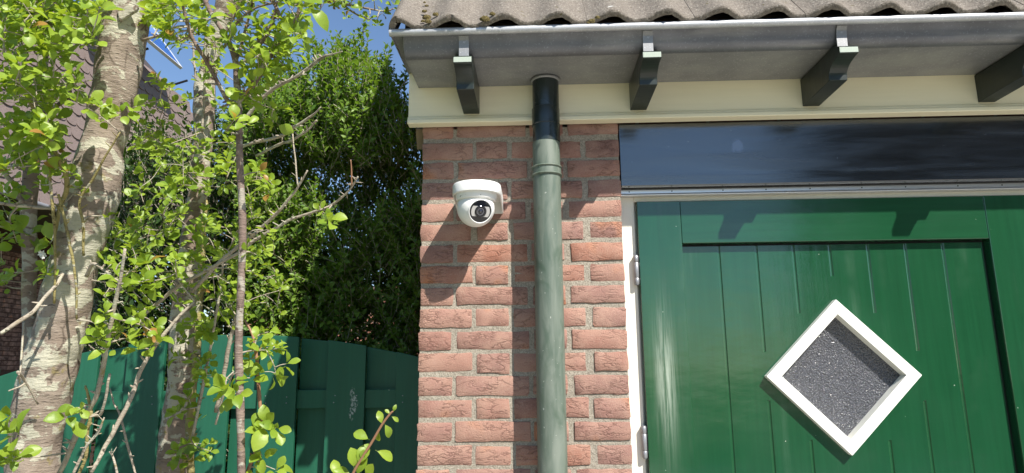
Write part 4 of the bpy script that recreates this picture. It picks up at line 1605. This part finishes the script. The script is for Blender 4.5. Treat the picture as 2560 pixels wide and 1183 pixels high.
for u, v in ((775, 8), (800, 25), (830, 10), (855, 20), (880, 5), (905, 20), (920, 45), (945, 60), (960, 30), (985, 12), (735, 10), (865, 40)):
    T2.rosette(at(u, v, 2.05), 6, 0.030, red=0.1)
for u, v, d in ((800, 525, 1.39), (820, 545, 1.39), (830, 560, 1.4), (705, 5, 1.7)):
    T2.rosette(at(u, v, d), 4, 0.036)
for (u, v) in ((460, 1020), (505, 910), (480, 800), (512, 835), (470, 1110), (500, 1120), (445, 890)):
    T2.rosette(at(u, v, 1.78), 6, 0.040)
T2.finish(m_twig)

# ---- tree 3: thin straight stem that forks
T3 = Tree('plum_tree', 'thin straight plum stem with dotted bark forking near the top, in front of the fence', 'tree', GRP)
T3.trunk([(604, 1230, 21, 0), (604, 1183, 21, 0), (600, 1000, 20, 0), (597, 860, 19, 0), (603, 700, 18, 0), (606, 560, 18, 0), (600, 420, 17, 0), (597, 300, 17, 0), (595, 250, 16, 0), (592, 200, 15, 0), (588, 150, 15, 0), (572, 105, 14, 0), (555, 75, 13, 0), (535, 45, 12, 0), (512, 0, 12, 0), (495, -60, 11, 0), (470, -200, 8, 0)], 1.35, m_stem, n=16, bump=0.2)
B = T3.branch
B([(592, 280, 12), (578, 262, 11), (562, 241, 11), (537, 192, 10), (516, 153, 10), (487, 106, 9), (470, 64, 9), (454, 0, 8), (448, -60, 7)], 1.35, 1.28, m_stem)
B([(590, 160, 12), (604, 158, 11), (620, 148, 11), (645, 115, 10), (665, 90, 10), (678, 60, 8), (690, 20, 7)], 1.35, 1.30, m_stem)
B([(598, 252, 14), (612, 238, 13), (633, 213, 13), (652, 180, 13), (668, 149, 13), (686, 128, 12), (704, 106, 12), (724, 78, 11), (739, 53, 10), (748, 20, 9), (755, -40, 8)], 1.35, 1.28, m_stem)
B([(720, 80, 8), (690, 20, 9), (676, 0, 8), (660, -40, 8)], 1.3, 1.3, m_stem)
B([(592, 150, 9), (602, 120, 8), (612, 80, 7), (625, 30, 6), (640, -30, 5)], 1.36, 1.42, m_stem)
B([(615, 1190, 9), (655, 1080, 9), (650, 1000, 9), (645, 950, 9), (640, 880, 8), (628, 830, 6), (612, 800, 5)], 1.36, 1.42, m_redstem)
B([(540, 1060, 6), (560, 985, 5), (585, 930, 4)], 1.34, 1.3, m_twig)
B([(560, 120, 7), (590, 60, 6), (640, 20, 5), (700, 5, 5)], 1.33, 1.28, m_stem)
for s_args in ((560, -130, 780, 0, 18, 1.2, 1.45), (560, 0, 760, 140, 22, 1.2, 1.42), (380, 0, 520, 85, 12, 1.2, 1.4), (600, 100, 720, 180, 9, 1.25, 1.4), (560, 190, 700, 330, 7, 1.25, 1.45), (620, 820, 720, 900, 4, 1.35, 1.45), (600, 560, 700, 700, 5, 1.35, 1.5),
               (400, 60, 470, 110, 4, 1.25, 1.35)):
    T3.region(*s_args)
T3.rosette(at(566, 972, 1.25), 10, 0.046, Vector((-0.05, -0.8, 0.45)), spread=1.25)
T3.rosette(at(590, 985, 1.26), 6, 0.044, Vector((0.3, -0.8, 0.2)), spread=1.2)
for u, v, n_, s in ((640, 850, 4, 0.04), (655, 870, 4, 0.036), (690, 940, 6, 0.042), (660, 930, 5, 0.036), (665, 1060, 7, 0.046), (690, 1070, 5, 0.042), (645, 1085, 4, 0.04), (655, 1140, 6, 0.036), (640, 1170, 6, 0.036), (690, 1175, 5, 0.034), (715, 910, 3, 0.036), (625, 945, 5, 0.04)):
    T3.rosette(at(u, v, 1.36), n_, s)
T3.rosette(at(650, 430, 1.32), 3, 0.034, red=0.9)
T3.leaf_at(560, 215, 1.30, 25, 25, 0.040)
T3.leaf_at(770, 20, 1.22, 45, 40, 0.052)
T3.leaf_at(745, 0, 1.22, 35, 5, 0.050)
T3.finish(m_twig)

# ---- young plum shoot in front of the dark end of the fence
T4 = Tree('plum_sapling', 'young leafy plum shoot with reddish stem at the bottom beside the brick wall', 'sapling')
T4.trunk([(868, 1240, 8, 0), (880, 1190, 7, 0), (905, 1145, 7, 0), (930, 1105, 6.5, 0), (955, 1062, 6, 0), (975, 1035, 5, 0), (983, 1028, 4, 0)], 1.40, m_redstem, n=8, bump=0.05)
for u, v, du, dv, ln in ((925, 1100, -44, -16, 0.040), (955, 1062, -10, -36, 0.030), (960, 1058, 22, 44, 0.034), (948, 1075, -5, 35, 0.028), (938, 1125, 45, 32, 0.046), (978, 1040, 18, 14, 0.020), (983, 1030, 6, -16, 0.016), (975, 1036, -14, -12, 0.015),
                         (895, 1165, 18, -45, 0.048), (885, 1172, -4, -42, 0.046), (880, 1190, -55, -20, 0.042), (890, 1190, 20, -35, 0.042), (870, 1195, -45, -35, 0.036), (905, 1150, 5, -30, 0.022), (842, 1195, -8, -35, 0.038), (915, 1195, 15, -30, 0.036)):
    T4.leaf_at(u, v, 1.40, du, dv, ln)
T4.finish(m_redstem)

# ================================================================== HEDGES
def small_leaf():
    prof = [(0.0, 0.03), (0.3, 0.85), (0.62, 0.9), (1.0, 0.0)]
    vs, fs = [], []
    for t, w_ in prof:
        ww = 0.27 * w_
        vs += [(-ww, t, 0.35 * ww - 0.12 * t * t), (0, t, -0.12 * t * t), (ww, t, 0.35 * ww - 0.12 * t * t)]
    for i in range(3):
        a = i * 3
        fs += [(a, a + 1, a + 4, a + 3), (a + 1, a + 2, a + 5, a + 4)]
    return np.array(vs), np.array(fs)


def hedge(name, label, cat, org, shoots, mat, nleaf=14, lsize=0.030, seed=1, stem_mat=None, group=None):
    """shoots: list of (base point, direction, length). Opposite leaf pairs up every shoot, one mesh for the leaves"""
    rg = np.random.default_rng(seed)
    lv, lf = small_leaf()
    nv = len(lv)
    pos, dr, nr, sz = [], [], [], []
    root = empty(name, org, label, cat, group)
    st = MB()
    for bp, d, ln in shoots:
        a1 = d.orthogonal().normalized()
        a2 = d.cross(a1)
        ph = rg.uniform(0, 6.28)
        np_ = max(3, int(nleaf / 2 * ln / 0.14))
        tip = bp + d * ln
        for k in range(np_):
            t = (k + 0.6) / np_
            c = bp + d * (ln * t)
            ph += math.pi / 2 + rg.uniform(-0.4, 0.4)
            for sgn in (0, math.pi):
                if rg.random() < 0.12:
                    continue
                an = ph + sgn + rg.uniform(-0.3, 0.3)
                rad = a1 * math.cos(an) + a2 * math.sin(an)
                tl = rg.uniform(0.55, 1.15)
                dv = d * math.cos(tl) + rad * math.sin(tl)
                nn3 = d * math.sin(tl) - rad * math.cos(tl)
                pos.append(c); dr.append(dv); nr.append(nn3)
                sz.append(lsize * rg.uniform(0.6, 1.2) * (1.0 - 0.45 * max(0, t - 0.7) / 0.3))
        st.tube([bp, bp + d * ln], [0.0022, 0.0010], 3)
    pos = np.array([tuple(p) for p in pos]); dr = np.array([tuple(p) for p in dr]); nr = np.array([tuple(p) for p in nr]); sz = np.array(sz)
    y = dr / np.linalg.norm(dr, axis=1, keepdims=True)
    z = nr - y * (nr * y).sum(1, keepdims=True)
    z /= np.linalg.norm(z, axis=1, keepdims=True) + 1e-9
    x = np.cross(y, z)
    V = pos[:, None, :] + sz[:, None, None] * (lv[None, :, 0:1] * x[:, None, :] + lv[None, :, 1:2] * y[:, None, :] + lv[None, :, 2:3] * z[:, None, :])
    V = V.reshape(-1, 3) - np.array(tuple(org))
    N = len(pos)
    Fx = (lf[None] + (np.arange(N) * nv)[:, None, None]).reshape(-1, 4)
    me = bpy.data.meshes.new('foliage')
    me.vertices.add(len(V))
    me.vertices.foreach_set('co', V.ravel())
    me.loops.add(Fx.size)
    me.loops.foreach_set('vertex_index', Fx.ravel().astype(np.int32))
    me.polygons.add(len(Fx))
    me.polygons.foreach_set('loop_start', np.arange(len(Fx), dtype=np.int32) * 4)
    me.polygons.foreach_set('use_smooth', np.ones(len(Fx), dtype=bool))
    me.materials.append(mat)
    me.update(calc_edges=True)
    me.validate()
    tag(link('foliage', me, root), kind='stuff')
    tag(st.build('twigs', stem_mat, root), kind='stuff')
    return root


rg = random.Random(21)


def top_profile(u):
    """photo row where the hedge's dense top lies at photo column u (front face)"""
    K = [(240, 660), (270, 600), (300, 430), (345, 365), (420, 352), (500, 345), (560, 330), (600, 300), (640, 250), (680, 215), (720, 225), (760, 190), (800, 178), (850, 176), (890, 168), (930, 205), (965, 220), (985, 250), (1000, 285), (1030, 330), (1060, 360), (1100, 380)]
    for (a, b_), (c, d) in zip(K, K[1:]):
        if a <= u <= c:
            return b_ + (d - b_) * (u - a) / (c - a)
    return 420


shoots, shrub = [], []
tries = 0
while len(shoots) < 7800 and tries < 60000:
    tries += 1
    u = rg.uniform(250, 1075)
    dep = rg.betavariate(1.2, 1.6)
    d = 2.95 + 0.95 * dep
    vt = top_profile(u) + 42 * noise.noise(Vector((u / 38.0, dep * 2.0, 0.0))) + (30 * dep if u > 600 else 0)
    v = rg.uniform(vt, 1200)
    p = at(u, v, d)
    if p.x > -0.06 and p.y > -0.05:
        continue
    if noise.noise(p * 3.1) < -0.28 + 0.25 * (v - vt < 40):
        continue
    # thin the deep right part so that sky and wall glint through
    if u > 900 and 330 < v < 640 and rg.random() < 0.10:
        continue
    if 830 < u < 960 and 800 < v < 900 and rg.random() < 0.6:
        continue
    out = Vector((rg.uniform(-0.7, 0.7), -0.55 + rg.uniform(-0.4, 0.6), 0.65 + rg.uniform(-0.4, 0.5)))
    if v - vt < 60:
        out = Vector((rg.uniform(-0.3, 0.3), rg.uniform(-0.4, 0.2), 1.0))
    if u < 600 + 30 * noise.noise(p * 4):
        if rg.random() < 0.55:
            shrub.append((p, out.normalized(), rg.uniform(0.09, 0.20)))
        continue
    shoots.append((p, out.normalized(), rg.uniform(0.09, 0.20)))
# the long whippy shoots that stand above the top
for (u, v0, v1) in ((690, 230, 60), (672, 240, 150), (705, 220, 120), (740, 230, 175), (900, 190, 30), (880, 200, 90), (955, 230, 110), (940, 240, 130), (985, 300, 160), (1003, 320, 150), (820, 190, 120), (850, 185, 110), (765, 200, 150), (1010, 340, 210), (660, 260, 200), (640, 270, 190), (925, 220, 140), (725, 250, 150), (780, 210, 110), (800, 200, 95), (835, 200, 130), (870, 190, 100), (915, 210, 80), (970, 260, 130), (650, 290, 170), (1030, 380, 260), (995, 300, 190)):
    a, b_ = at(u, v0, 3.25), at(u + rg.uniform(-14, 14), v1, 3.25)
    n_ = 3
    for k in range(n_):
        q0, q1 = a.lerp(b_, k / n_), a.lerp(b_, (k + 1) / n_)
        dd = q1 - q0
        shoots.append((q0, dd.normalized(), dd.length))
    for k in range(5):
        t = rg.uniform(0.0, 0.7)
        shoots.append((a.lerp(b_, t), Vector((rg.uniform(-0.8, 0.8), rg.uniform(-0.5, 0.3), 0.9)).normalized(), rg.uniform(0.06, 0.12)))
HG = hedge('privet_hedge', 'tall dense dark green privet hedge behind the fence, half in the shed\'s shadow', 'hedge', Vector((-0.8, 1.6, 0)), shoots, m_privet, 15, 0.034, 3, m_twig)
hedge('shaded_evergreen_shrub', 'low evergreen shrub with shade-darkened leaf colour behind the second trunk, under the tiled roof', 'shrub', Vector((-1.4, 1.6, 0)), shrub, m_shrub, 13, 0.034, 8, m_twig)
# hedge limbs inside
hb = MB()
for k in range(16):
    x = -1.9 + 0.12 * k + rg.uniform(-0.05, 0.05)
    y = 1.55 + rg.uniform(-0.15, 0.2)
    pts = [Vector((x, y, 0))]
    dx = rg.uniform(-0.12, 0.12)
    for j in range(1, 9):
        pts.append(Vector((x + dx * j * 0.5 + rg.uniform(-0.03, 0.03), y + rg.uniform(-0.05, 0.05), 0.32 * j)))
    hb.tube(pts, [0.016 - 0.0016 * j for j in range(9)], 6)
tag(hb.build('limbs', m_bark2, HG, smooth=True), kind='stuff')
for (u0, v0, u1, v1, w_) in ((960, 330, 1010, 250, 5), (990, 250, 1060, 180, 4), (940, 360, 1000, 235, 5), (760, 880, 880, 640, 8), (700, 700, 760, 480, 7), (655, 500, 690, 240, 6), (840, 700, 1000, 520, 6)):
    b = MB()
    d = 3.15
    a, c = at(u0, v0, d), at(u1, v1, d)
    mid = (a + c) / 2 + Vector((rg.uniform(-0.03, 0.03), 0, 0.02))
    b.tube([Vector(s) for s in spline([tuple(a), tuple(mid), tuple(c)], 5)], [w_ / 2 / FPX * d * (1 - 0.06 * i) for i in range(11)], 6)
    b.build('branch', m_bark2, HG, smooth=True)

# ================================================================== WHAT THE GLOSSY PAINT MIRRORS (behind the camera)
BH = empty('opposite_house', (12.0, -13.0, 0), 'brick house across the garden, mirrored dimly in the glossy panel', 'house')
b = MB()
b.box(8.3, 17.0, -18.0, -11.0, 0, 7.6)
b.build('wall', brickwork_mat('brown_brickwork', (0.08, 0.045, 0.035), (0.10, 0.055, 0.04), (0.12, 0.11, 0.10), 'X'), BH)
b = MB()
b.prism([(-18.4, 7.4), (-14.5, 10.4), (-10.6, 7.4), (-10.6, 7.6), (-14.5, 10.65), (-18.4, 7.6)], 8.1, 17.3)
b.build('roof', m_tile, BH)
for x in (9.6, 12.2, 14.8):
    for z in (0.9, 3.2):
        b = MB()
        b.box(x, x + 1.3, -11.01, -10.96, z, z + 1.3)
        wdw = b.build('window', m_white, BH)
        b = MB()
        b.box(x + 0.08, x + 1.22, -10.958, -10.945, z + 0.08, z + 1.22)
        b.build('pane', m_camlens, wdw)
